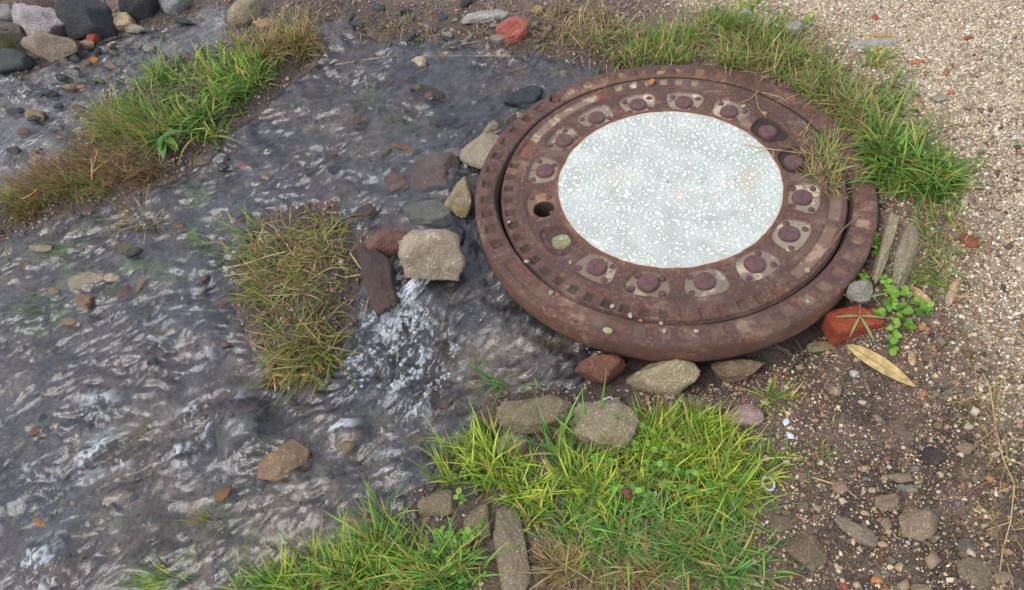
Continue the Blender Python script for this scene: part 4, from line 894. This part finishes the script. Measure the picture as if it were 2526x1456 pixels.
# ------------------------------------------------------------------ grass
GRASSM = attr_mat('grass_blade', 0.55, 0.35, spec=0.3)
def blades(x, y, z, L, Wd, az, lean, curl, c0, c1, seg=5, fold=0.25):
    """arrays -> ribbon mesh arrays"""
    N = len(x); t_ = np.linspace(0, 1, seg+1)[None]
    th = lean[:, None]+curl[:, None]*t_                       # angle from vertical along the blade
    ds = (L/seg)[:, None]
    hx = np.cumsum(np.sin(th)*ds, 1)-np.sin(th[:, :1])*ds; hz_ = np.cumsum(np.cos(th)*ds, 1)-np.cos(th[:, :1])*ds
    tw = np.random.default_rng(5).normal(0, 0.35, (N, 1))*t_; azz = az[:, None]+tw*0.6
    cx_, cy_, cz_ = x[:, None]+hx*np.cos(azz), y[:, None]+hx*np.sin(azz), z[:, None]+np.maximum(hz_, -0.004+0.002*t_)
    wd = Wd[:, None]*0.5*np.clip(1.0-t_**2.2, 0.04, 1)*(0.75+0.5*np.sin(np.pi*np.clip(t_*1.3, 0, 1)))
    sx, sy = -np.sin(azz+tw), np.cos(azz+tw)
    A = np.stack([cx_+sx*wd, cy_+sy*wd, cz_+wd*fold], -1); B = np.stack([cx_-sx*wd, cy_-sy*wd, cz_+wd*fold], -1); M_ = np.stack([cx_, cy_, cz_], -1)
    V_ = np.stack([A, M_, B], 2).reshape(-1, 3)               # N*(seg+1)*3
    b = (np.arange(N)*(seg+1)*3)[:, None, None]; q = np.arange(seg)[None, :, None]*3
    f1 = np.concatenate([q+0, q+1, q+4, q+3], -1); f2 = np.concatenate([q+1, q+2, q+5, q+4], -1)
    F_ = (np.concatenate([f1, f2], 1)+b).reshape(-1, 4)
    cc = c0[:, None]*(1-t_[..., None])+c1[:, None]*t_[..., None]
    return V_, F_, np.repeat(cc, 3, 1).reshape(-1, 3)
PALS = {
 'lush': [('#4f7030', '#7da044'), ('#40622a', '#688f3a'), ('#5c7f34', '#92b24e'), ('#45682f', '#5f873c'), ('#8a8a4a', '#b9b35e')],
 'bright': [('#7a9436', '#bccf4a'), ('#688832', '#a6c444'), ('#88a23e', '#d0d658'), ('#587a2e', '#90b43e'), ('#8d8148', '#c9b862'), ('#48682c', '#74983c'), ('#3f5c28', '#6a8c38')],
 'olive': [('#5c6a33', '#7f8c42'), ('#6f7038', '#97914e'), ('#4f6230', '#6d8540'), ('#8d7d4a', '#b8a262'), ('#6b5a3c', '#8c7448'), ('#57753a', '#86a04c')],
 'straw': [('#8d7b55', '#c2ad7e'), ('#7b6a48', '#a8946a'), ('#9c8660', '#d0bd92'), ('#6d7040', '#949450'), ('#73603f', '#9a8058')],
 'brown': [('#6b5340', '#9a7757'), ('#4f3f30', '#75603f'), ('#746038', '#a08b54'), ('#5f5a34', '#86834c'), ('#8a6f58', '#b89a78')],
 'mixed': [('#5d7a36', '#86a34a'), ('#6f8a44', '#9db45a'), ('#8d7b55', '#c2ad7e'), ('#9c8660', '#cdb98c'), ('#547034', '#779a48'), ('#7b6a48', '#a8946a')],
 'shade': [('#3f6a34', '#5f934a'), ('#4b7a3a', '#74a84e'), ('#5c8a38', '#8fb84e'), ('#87824a', '#b0a45e')]}  # last palette: mostly mid green blades, a few straw ones
def pool_pts(shape, n, r):
    """random pixels in ellipses [(u,v,ru,rv,weight)]"""
    w_ = np.array([s[4]*s[2]*s[3] for s in shape], float); k_ = r.choice(len(shape), n, p=w_/w_.sum()); s = np.array([q[:4] for q in shape], float)[k_]
    rad = np.sqrt(r.random(n))*0.5+0.5*r.random(n); a = r.uniform(0, 6.283, n)
    return s[:, 0]+s[:, 2]*rad*np.cos(a), s[:, 1]+s[:, 3]*rad*np.sin(a)
def grass(name, label, specs, cat='grass', kind='stuff', group=None, seed=1):
    """specs: (ellipses, count, length, width, palette, lean mean, curl mean, lean direction in pixels or None, tuft count)"""
    r = np.random.default_rng(seed); VV, FF, CC, nv = [], [], [], 0
    for shape, n, L0, W0, pal, lean0, curl0, dirp, tufts in specs:
        if tufts:
            tu, tv = pool_pts(shape, tufts, r); k_ = r.integers(0, tufts, n); spread = 14
            u, v = tu[k_]+r.normal(0, spread, n), tv[k_]+r.normal(0, spread*0.7, n)
        else: u, v = pool_pts(shape, n, r)
        if tufts and tufts > 60:                       # patchy: thin out where the turf is worn
            pn = pnoise(u/70+seed, v/48, 0.5)+r.normal(0, .15, n); kp = pn > -0.22; u, v, k_ = u[kp], v[kp], k_[kp]; n = len(u)
        x, y, z = ground_at(u, v)
        on = np.hypot(x-DX, y-DY) < 0.405
        if on.any():
            x2, y2 = unproj(u, v, np.zeros(n)); x, y = np.where(on, x2, x), np.where(on, y2, y); z = np.where(on, -0.004, z)
        if tufts:
            tx, ty, _ = ground_at(tu, tv); az = np.arctan2(y-ty[k_], x-tx[k_])+r.normal(0, 0.7, n)
        else: az = r.uniform(0, 6.283, n)
        if dirp is not None:
            x1, y1, _ = ground_at(u+dirp[0]*20, v+dirp[1]*20); a2 = np.arctan2(y1-y, x1-x)+r.normal(0, 0.6, n); az = np.where(r.random(n) < dirp[2], a2, az)
        L = L0*0.62*r.lognormal(0, 0.42, n).clip(0.35, 2.2); Wd = W0*0.9*r.uniform(0.5, 1.35, n)
        lean = np.abs(r.normal(lean0, 0.25, n)); curl = r.normal(curl0, 0.45, n)
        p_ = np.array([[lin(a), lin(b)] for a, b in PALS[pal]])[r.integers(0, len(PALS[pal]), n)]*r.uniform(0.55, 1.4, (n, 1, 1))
        V_, F_, C_ = blades(x, y, z-0.002, L, Wd, az, lean, curl, p_[:, 0], p_[:, 1])
        VV.append(V_); FF.append(F_+nv); CC.append(C_); nv += len(V_)
    o = obj(name, new_mesh(name, np.concatenate(VV), np.concatenate(FF), True, {'tint': np.clip(np.concatenate(CC), 0, 0.85)}), GRASSM)
    return tag(o, label, cat, group, kind)
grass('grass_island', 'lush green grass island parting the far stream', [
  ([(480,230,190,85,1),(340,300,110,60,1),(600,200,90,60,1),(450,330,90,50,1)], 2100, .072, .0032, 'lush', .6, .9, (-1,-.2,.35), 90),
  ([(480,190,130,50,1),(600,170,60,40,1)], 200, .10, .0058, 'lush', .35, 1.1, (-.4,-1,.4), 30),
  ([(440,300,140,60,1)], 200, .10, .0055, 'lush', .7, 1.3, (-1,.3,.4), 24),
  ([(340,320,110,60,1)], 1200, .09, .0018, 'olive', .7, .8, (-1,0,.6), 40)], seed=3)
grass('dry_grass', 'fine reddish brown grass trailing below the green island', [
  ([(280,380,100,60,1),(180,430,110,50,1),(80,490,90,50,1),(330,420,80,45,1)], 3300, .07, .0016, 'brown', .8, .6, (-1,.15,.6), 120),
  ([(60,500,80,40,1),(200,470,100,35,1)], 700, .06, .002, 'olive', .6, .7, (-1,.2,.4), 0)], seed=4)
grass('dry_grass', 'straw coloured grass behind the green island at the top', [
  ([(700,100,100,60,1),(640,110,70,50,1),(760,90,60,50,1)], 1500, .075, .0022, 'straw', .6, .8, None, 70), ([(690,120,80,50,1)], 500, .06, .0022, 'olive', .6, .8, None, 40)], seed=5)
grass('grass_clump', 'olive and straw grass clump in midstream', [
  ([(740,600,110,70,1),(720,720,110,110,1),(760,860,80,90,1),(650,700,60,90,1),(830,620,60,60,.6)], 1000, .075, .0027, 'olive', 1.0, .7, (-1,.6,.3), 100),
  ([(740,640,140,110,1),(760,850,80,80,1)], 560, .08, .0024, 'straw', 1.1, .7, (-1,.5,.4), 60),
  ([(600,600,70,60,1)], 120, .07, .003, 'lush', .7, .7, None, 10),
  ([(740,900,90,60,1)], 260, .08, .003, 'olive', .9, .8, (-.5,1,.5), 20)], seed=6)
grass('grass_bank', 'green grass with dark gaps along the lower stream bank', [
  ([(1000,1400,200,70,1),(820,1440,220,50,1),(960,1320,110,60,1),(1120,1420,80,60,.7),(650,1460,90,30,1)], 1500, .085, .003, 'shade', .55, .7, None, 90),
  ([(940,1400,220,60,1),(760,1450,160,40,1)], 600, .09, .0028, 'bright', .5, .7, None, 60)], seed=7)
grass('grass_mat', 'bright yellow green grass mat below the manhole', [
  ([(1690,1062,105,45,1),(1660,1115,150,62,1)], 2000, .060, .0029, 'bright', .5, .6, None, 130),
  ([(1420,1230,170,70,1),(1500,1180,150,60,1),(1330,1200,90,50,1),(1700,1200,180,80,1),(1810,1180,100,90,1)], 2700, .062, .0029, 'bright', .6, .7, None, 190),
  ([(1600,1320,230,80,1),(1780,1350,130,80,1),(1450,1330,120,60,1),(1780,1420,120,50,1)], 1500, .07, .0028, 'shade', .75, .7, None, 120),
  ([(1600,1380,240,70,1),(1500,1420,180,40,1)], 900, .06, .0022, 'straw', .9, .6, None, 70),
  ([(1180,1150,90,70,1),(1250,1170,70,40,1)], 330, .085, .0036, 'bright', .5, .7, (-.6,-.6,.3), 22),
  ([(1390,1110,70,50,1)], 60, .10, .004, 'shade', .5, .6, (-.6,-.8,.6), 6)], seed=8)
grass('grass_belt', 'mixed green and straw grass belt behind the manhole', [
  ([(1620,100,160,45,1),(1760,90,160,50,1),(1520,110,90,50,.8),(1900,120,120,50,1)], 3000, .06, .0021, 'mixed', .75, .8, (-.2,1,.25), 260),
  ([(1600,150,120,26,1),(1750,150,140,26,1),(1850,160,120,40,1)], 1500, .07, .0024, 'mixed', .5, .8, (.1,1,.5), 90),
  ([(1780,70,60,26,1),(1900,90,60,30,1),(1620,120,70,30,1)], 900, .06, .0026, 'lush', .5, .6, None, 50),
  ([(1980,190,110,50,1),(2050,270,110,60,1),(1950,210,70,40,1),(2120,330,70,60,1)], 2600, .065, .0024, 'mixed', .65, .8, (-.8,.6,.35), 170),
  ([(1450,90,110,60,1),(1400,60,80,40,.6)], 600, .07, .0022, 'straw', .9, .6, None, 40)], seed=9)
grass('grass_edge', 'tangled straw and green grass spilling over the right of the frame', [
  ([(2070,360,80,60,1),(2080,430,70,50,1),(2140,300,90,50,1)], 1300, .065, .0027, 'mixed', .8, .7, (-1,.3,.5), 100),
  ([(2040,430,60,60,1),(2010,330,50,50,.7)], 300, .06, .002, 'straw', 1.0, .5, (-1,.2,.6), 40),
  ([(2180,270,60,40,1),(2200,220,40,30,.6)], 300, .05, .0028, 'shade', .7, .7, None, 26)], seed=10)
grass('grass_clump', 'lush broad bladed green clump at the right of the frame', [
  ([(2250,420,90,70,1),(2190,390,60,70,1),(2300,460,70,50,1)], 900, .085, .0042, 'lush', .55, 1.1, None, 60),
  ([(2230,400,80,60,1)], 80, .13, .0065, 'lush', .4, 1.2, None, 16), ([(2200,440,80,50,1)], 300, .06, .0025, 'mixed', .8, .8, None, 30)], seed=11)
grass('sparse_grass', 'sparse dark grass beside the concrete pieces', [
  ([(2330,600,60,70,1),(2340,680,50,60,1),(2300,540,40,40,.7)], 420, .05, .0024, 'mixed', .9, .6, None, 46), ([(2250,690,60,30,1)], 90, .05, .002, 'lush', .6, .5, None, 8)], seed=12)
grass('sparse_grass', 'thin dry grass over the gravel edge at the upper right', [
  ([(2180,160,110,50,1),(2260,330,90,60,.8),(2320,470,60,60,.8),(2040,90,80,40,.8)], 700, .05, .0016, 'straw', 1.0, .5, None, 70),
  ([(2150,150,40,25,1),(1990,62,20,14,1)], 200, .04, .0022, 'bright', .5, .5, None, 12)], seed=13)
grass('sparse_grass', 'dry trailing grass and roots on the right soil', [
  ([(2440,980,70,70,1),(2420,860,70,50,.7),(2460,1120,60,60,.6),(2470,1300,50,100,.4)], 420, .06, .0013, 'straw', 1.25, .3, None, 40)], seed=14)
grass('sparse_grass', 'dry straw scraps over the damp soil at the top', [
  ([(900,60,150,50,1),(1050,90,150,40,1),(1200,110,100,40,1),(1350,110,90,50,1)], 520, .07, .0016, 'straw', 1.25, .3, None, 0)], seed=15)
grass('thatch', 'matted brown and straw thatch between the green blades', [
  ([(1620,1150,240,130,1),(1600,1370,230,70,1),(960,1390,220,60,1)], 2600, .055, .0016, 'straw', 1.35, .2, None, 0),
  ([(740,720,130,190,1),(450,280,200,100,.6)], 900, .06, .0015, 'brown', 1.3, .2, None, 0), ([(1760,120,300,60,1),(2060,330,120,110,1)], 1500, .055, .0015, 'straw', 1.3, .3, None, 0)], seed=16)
for i, (u, v, n, L, pal, lb) in enumerate([
 (360,535,200,.10,'straw','dry orange straw tuft caught in the stream'), (930,250,26,.05,'shade','tiny green tuft in the upper flow'), (1000,315,40,.06,'lush','green tuft washed by the upper flow'),
 (1240,945,46,.08,'shade','green blades trailing in the water below the frame'), (1905,990,60,.055,'bright','small green tuft right of the pink rock'), (2012,1130,34,.04,'olive','small sparse tuft on the dark soil'),
 (1925,1130,26,.05,'bright','thin tuft beside the grass mat edge'), (500,600,70,.07,'lush','green blades drooping into the stream left of the clump'), (1385,1395,170,.05,'straw','bleached straw heap beside the upright kerb'),
 (915,1290,14,.09,'straw','lone dry stalk tuft at the stream bank'), (1845,8,90,.05,'bright','yellow green tuft at the top edge'),
 (1330,960,8,.04,'shade','single green sprig on the mossy concrete'), (20,640,60,.05,'lush','green weed tuft at the left edge in the water'),
 (170,625,120,.06,'shade','green algae strands combed by the left stream'), (110,770,90,.06,'shade','green algae strands below the broad tan rock'), (545,1295,70,.06,'olive','weed strands trailing behind the orange green stone'), (420,1440,160,.08,'bright','yellow green weed streaming at the bottom edge'), (660,1120,50,.05,'olive','weed fringe on the large tan boulder')]):
    grass('grass_tuft', lb, [([(u, v, 22 if n > 40 else 10, 14 if n > 40 else 7, 1)], n, L, .0026 if u != 360 else .0017, pal, .7 if u != 360 else 1.15, .7 if u != 360 else .3, (-1,.4,.85) if u in (1240,500,170,110,545,420) else None, 3 if u != 360 else 9)], 'grass tuft', 'thing', 'small grass tufts', seed=30+i)

# ------------------------------------------------------------------ leafy weeds
def leaf_mesh(name, L, Wd, col, fold=0.25, droop=0.3, n=7, mat=None, shape=1.0, tip=1.0):
    t_ = np.linspace(0, 1, n); w_ = Wd*0.5*np.sin(np.pi*t_**shape)**0.75*tip; w_[0] = w_[-1] = 0.0002
    x = t_*L; z = -droop*L*t_**2
    V_ = np.concatenate([np.stack([x, w_, z+fold*w_], 1), np.stack([x, 0*x, z], 1), np.stack([x, -w_, z+fold*w_], 1)])
    i = np.arange(n-1); F_ = np.concatenate([np.stack([i, n+i, n+i+1, i+1], 1), np.stack([n+i, 2*n+i, 2*n+i+1, n+i+1], 1)])
    me = new_mesh(name, V_, F_, True, {'tint': const_tint(len(V_), lin(col))}); me.materials.append(mat or LEAFM); return me
LEAFM = attr_mat('leaf', 0.45, 0.3, 0.2, 200, spec=0.45)
CW = [leaf_mesh('leaf', 0.016, 0.0125, c_, 0.15, 0.15) for c_ in ('#5f8a2c', '#769e36', '#4f7a28', '#86aa42')]
def tube(pts, r0, r1, n=6):
    P = np.array(pts, float); k = len(P); rr = np.linspace(r0, r1, k); d = np.gradient(P, axis=0); d /= np.linalg.norm(d, axis=1)[:, None]+1e-9
    up = np.array([0.1, 0.2, 1.0]); a = np.cross(d, up); a /= np.linalg.norm(a, axis=1)[:, None]+1e-9; b = np.cross(d, a)
    th = np.linspace(0, 2*np.pi, n, endpoint=False)
    V_ = (P[:, None]+rr[:, None, None]*(a[:, None]*np.cos(th)[None, :, None]+b[:, None]*np.sin(th)[None, :, None])).reshape(-1, 3)
    i = np.arange(k*n).reshape(k, n); j = np.roll(i, -1, 1); return V_, np.stack([i[:-1], j[:-1], j[1:], i[1:]], -1).reshape(-1, 4)
def multi_tube(name, lines, mat, parent=None):
    VV, FF, nv = [], [], 0
    for pts, r0, r1 in lines:
        V_, F_ = tube(pts, r0, r1); VV.append(V_); FF.append(F_+nv); nv += len(V_)
    return obj(name, new_mesh(name, np.concatenate(VV), np.concatenate(FF)), mat, parent)
STEMM = plain_mat('green_stem', '#6f7d3a', 0.6); DRYSTEM = plain_mat('dry_stem', '#b09a70', 0.75); REDSTEM = plain_mat('brown_stem', '#8a6a52', 0.75)
def gpt(u, v, dz=0.0):
    x, y, z = ground_at(np.array(float(u)), np.array(float(v))); return np.array([float(x), float(y), float(z)+dz])
def weed(name, label, runs, leaf_set, step, size, hgt, seed, cat='weed', sprout=2):
    r = np.random.default_rng(seed); root = gpt(*runs[0][0]); w_ = thing(name, label, cat, tuple(root)); lines = []
    for run in runs:
        P = [gpt(u, v, hgt*(0.4+0.6*math.sin(math.pi*i/max(1, len(run)-1)))+0.004)-root for i, (u, v) in enumerate(run)]
        lines.append((P, 0.0011, 0.0008))
        for a, b in zip(P[:-1], P[1:]):
            m_ = max(1, int(np.linalg.norm(b-a)/step))
            for i in range(m_):
                p = a+(b-a)*(i+r.random())/m_; az = r.uniform(0, 6.28)
                for s in range(sprout):
                    sc = size*r.uniform(0.65, 1.25)
                    obj('leaf', leaf_set[r.integers(0, len(leaf_set))], None, w_, tuple(p+np.array([0, 0, r.uniform(0, 0.012)])), (r.normal(0, .25), r.normal(-0.25, .25), az+s*(6.28/sprout)+r.normal(0, .3)), (sc, sc, sc))
    multi_tube('stem', lines, STEMM, w_); return w_
weed('leafy_weed', 'round leaved green weed growing beside the red brick', [
  [(2170,690),(2190,740),(2215,790),(2240,830)],[(2180,720),(2230,745),(2270,760)],[(2200,800),(2195,850),(2195,885)],[(2160,650),(2150,620),(2155,600)],[(2215,780),(2250,790),(2285,770)],[(2200,750),(2160,790),(2150,800)]], CW, 0.009, 0.82, 0.012, 1, sprout=3)
weed('leafy_weed', 'small leafy sprig on the grey stone above the brick', [[(2110,735),(2112,722),(2128,742)]], CW, 0.008, 0.7, 0.045, 2, sprout=4)
weed('leafy_weed', 'clover like leaves in the middle of the bright grass mat', [
  [(1560,1110),(1640,1130),(1720,1120)],[(1580,1160),(1660,1180),(1740,1190)],[(1640,1210),(1720,1230),(1790,1210)],[(1560,1060),(1620,1090),(1690,1090)],[(1460,1140),(1500,1150),(1540,1170)],[(1620,1240),(1560,1230),(1500,1210)]], CW, 0.009, 0.68, 0.020, 3, sprout=3)
weed('leafy_weed', 'small round leaves in the dark gap of the lower bank', [[(1080,1310),(1130,1350),(1160,1380)],[(1060,1370),(1110,1400),(1150,1440)],[(1110,1330),(1180,1330),(1195,1300)],[(1140,1250),(1150,1240),(1130,1230)]], CW, 0.011, 0.7, 0.012, 4, sprout=3)
BROAD = [leaf_mesh('leaf', 0.045, 0.02, c_, 0.35, 0.5, 9) for c_ in ('#567f34', '#48702e', '#6c9040')]
w_ = thing('broadleaf_weed', 'broad leaved weed drooping from the green island', 'weed', tuple(gpt(420, 360)))
for i, (a, tl) in enumerate([(185, .25), (205, .5), (150, .1), (250, .5), (290, .45), (330, .3), (30, .1), (225, .8)]):
    obj('leaf', BROAD[i % 3], None, w_, (0.01*math.cos(a), 0.01*math.sin(a), 0.012+0.004*i), (0, tl-0.35, math.radians(a)), (1, 1, 1))
w_ = thing('creeping_grass', 'creeping grass shoot with spread blades over the red brick', 'grass shoot', tuple(gpt(2105, 815)))
root = np.array(w_.location); sh = [np.array([0, 0, 0.045]), np.array([0.012, 0.03, 0.05]), np.array([0.022, 0.06, 0.058])]
multi_tube('stem', [(sh, 0.0013, 0.001)], REDSTEM, w_)
BL = leaf_mesh('blade', 0.050, 0.0045, '#8a9a5c', 0.2, 0.15, 8, LEAFM, 0.7)
for (i, a) in [(0, 175), (0, 215), (0, 300), (0, 265), (0, -30), (1, 150), (1, 10), (2, -60), (2, 130)]:
    obj('blade', BL, None, w_, tuple(sh[i]), (0, 0.1+0.25*math.sin(a*3.0), math.radians(a+12*math.sin(a))), (0.75+0.3*abs(math.sin(a*1.7)), 1, 1))

# ------------------------------------------------------------------ dead leaf, twigs, litter
t = NT('dead_leaf'); v = t.coord('Object'); n1 = t.noise(60, 5, v)
t.base(Base_Color=t.mix(t.ramp(n1, 0.35, 0.65), lin('#8f7a4f'), lin('#c4aa73')), Roughness=0.55, Normal=t.bump(n1, 0.4, 0.002)); DEADM = t.m
a_, b_ = gpt(2080, 868), gpt(2254, 958); d_ = b_-a_; Lf = float(np.linalg.norm(d_))
lf = thing('dead_leaf', 'long tan dead leaf lying on the soil by the hollow', 'leaf', tuple(a_+np.array([0, 0, 0.024])))
obj('blade', leaf_mesh('blade', Lf, Lf*0.25, '#b39a66', 0.18, 0.02, 14, DEADM, 0.85), None, lf, (0, 0, 0), (0, 0, math.atan2(d_[1], d_[0])))
multi_tube('midrib', [([np.array([0, 0, 0.0006]), np.array([d_[0]*.5, d_[1]*.5, 0.0]), np.array([d_[0]*.98, d_[1]*.98, -0.0025])], 0.0009, 0.0004)], plain_mat('midrib', '#8a7448'), lf)
def twig(name, label, pts, r0, r1, mat, branches=(), dz=0.003):
    root = gpt(*pts[0]); w_ = thing(name, label, 'twig', tuple(root)); r = np.random.default_rng(int(pts[0][0]))
    P = [gpt(u, v, dz+abs(r.normal(0, 0.0015)))-root for u, v in pts]
    multi_tube('stem', [(P, r0, r1)], mat, w_)
    for b in branches: multi_tube('branch', [([gpt(u, v, dz+0.001)-root for u, v in b], r0*.7, r1*.6)], mat, w_)
    return w_
def on_iron(name, label, pts, r0, mat, branches=()):
    def g(u, v): x, y = unproj(np.array(float(u)), np.array(float(v)), np.array(0.006)); return np.array([float(x), float(y), 0.006])
    root = g(*pts[0]); w_ = thing(name, label, 'twig', tuple(root)); multi_tube('stem', [([g(*p)-root for p in pts], r0, r0*.6)], mat, w_)
    for b in branches: multi_tube('branch', [([g(*p)-root for p in b], r0*.8, r0*.5)], mat, w_)
twig('runner', 'long dry grass runner trailing down the right soil', [(2400,880),(2440,960),(2455,1060),(2470,1130),(2500,1200),(2490,1290),(2470,1360),(2460,1440)], .0013, .0009, DRYSTEM,
     [[(2440,960),(2380,990),(2330,1000)],[(2440,960),(2490,930),(2520,920)],[(2470,1130),(2520,1150),(2540,1150)],[(2500,1200),(2450,1220),(2420,1215)],[(2490,1290),(2430,1310)],[(2455,1060),(2400,1100)]])
twig('twig', 'curved reddish twig on the soil at right', [(2385,1225),(2400,1210),(2425,1195),(2440,1190)], .0022, .0016, plain_mat('red_twig', '#7a5340', 0.7))
twig('twig', 'dry straw lying across the soil below the grass', [(2000,1180),(2050,1195),(2090,1210),(2110,1230)], .0012, .0008, DRYSTEM)
twig('root', 'grey root tangle under the right front of the frame', [(1905,850),(1945,870),(1965,895),(1940,920)], .0034, .0022, plain_mat('grey_root', '#6a6058', 0.7), [[(1955,835),(1975,860),(1985,885)],[(1880,858),(1920,862),(1950,880)]])
twig('root', 'dry roots hanging over the dark slab in the stream', [(870,640),(905,690),(920,730),(905,790)], .0018, .001, DRYSTEM, [[(905,690),(860,700),(830,690)],[(920,730),(935,760)]], 0.02)
twig('stick', 'segmented orange rootstock at the foot of the grass clump', [(680,930),(710,932),(740,931),(768,930)], .0035, .003, plain_mat('rootstock', '#b5885c', 0.7), [[(680,930),(684,970)]], 0.008)
twig('twig', 'thin straw lying along the upper stream', [(830,170),(960,150),(1100,148),(1260,150)], .0012, .0008, DRYSTEM, [], 0.012)
twig('stick', 'reddish stick wedged beside the calm pool', [(1000,210),(1030,195),(1055,182)], .0035, .003, plain_mat('wet_stick', '#7c5238', 0.5), [], 0.014)
twig('stalk', 'forked pale dry stalk standing on the island', [(238,460),(240,430),(238,408)], .002, .0012, plain_mat('pale_stalk', '#c5a468', 0.7), [[(240,440),(258,425),(280,408)],[(240,430),(250,395),(252,380)]], 0.02)
twig('straw', 'pale straw pair beside the midstream clump', [(560,672),(610,660),(670,640),(710,630)], .002, .0014, DRYSTEM, [[(560,690),(600,686),(640,682)]], 0.012)
twig('straw', 'orange straw blade at the left edge above the stream', [(68,505),(85,495),(105,482)], .0022, .0012, plain_mat('orange_straw', '#c98f4c', 0.7), [], 0.02)
on_iron('straw', 'forked dry stem lying across the upper right of the cover', [(1835,355),(1900,368),(1960,376),(2040,380)], .0010, DRYSTEM, [[(1895,368),(1860,378),(1845,392)],[(1908,370),(1908,385),(1900,400)]])
on_iron('straw', 'curled dry roots hanging on the top of the frame', [(1870,225),(1850,245),(1820,255)], .0009, DRYSTEM, [[(1865,235),(1870,265),(1890,290)],[(1880,228),(1925,240),(1945,255)]])
on_iron('straw', 'dry stem along the right gap of the cover', [(2120,530),(2080,565),(2055,600),(2020,640)], .0012, REDSTEM)
WPL = plain_mat('white_plastic', '#bcc6c9', 0.35, 0.1, 0.1)
twig('plastic_shred', 'white plastic shred on the mossy concrete', [(1480,1045),(1482,1030),(1487,1020),(1496,1014),(1506,1012),(1512,1018)], .0020, .0012, WPL, [], 0.045)
rp = gpt(1892, 1200, 0.012)
v, f = lathe([(0.011, 0), (0.0125, .0018), (0.0155, .0018), (0.0165, 0), (0.0155, -.0014), (0.0125, -.0014), (0.011, 0)], 24, 0.1)
tag(obj('bottle_ring', new_mesh('bottle_ring', v, f), WPL, None, tuple(rp), (0.3, 0.2, 0.5), (0.75, 0.75, 0.9)), 'white plastic ring at the edge of the bright grass', 'ring')
for (u, v_, lb, rz) in [(1938, 1045, 'torn white paper scrap beside the small tuft', 0.4), (1948, 1078, 'crumpled bluish white scrap below the torn one', 1.7)]:
    q = np.array([(-1,-.5,0),(-.2,-.7,.3),(.7,-.3,.1),(1,.4,.35),(.1,.2,.5),(-.6,.6,.1),(.3,.8,.15)])*0.007
    tag(obj('paper_scrap', new_mesh('paper_scrap', q, np.array([(0,1,4),(1,2,4),(2,3,4),(4,3,6),(0,4,5),(5,4,6)]), False), WPL, None, tuple(gpt(u, v_, 0.004)), (0, 0, rz)), lb, 'paper scrap')
S('seed_pod', 'dry brown seed pod lying in the grass mat', 'seed pod', 1547, 1216, 36, 30, G('#7d4f3c', '#59362a'), 0.9, rot=-60, cuts=4, base=-0.035, sink=0.0)
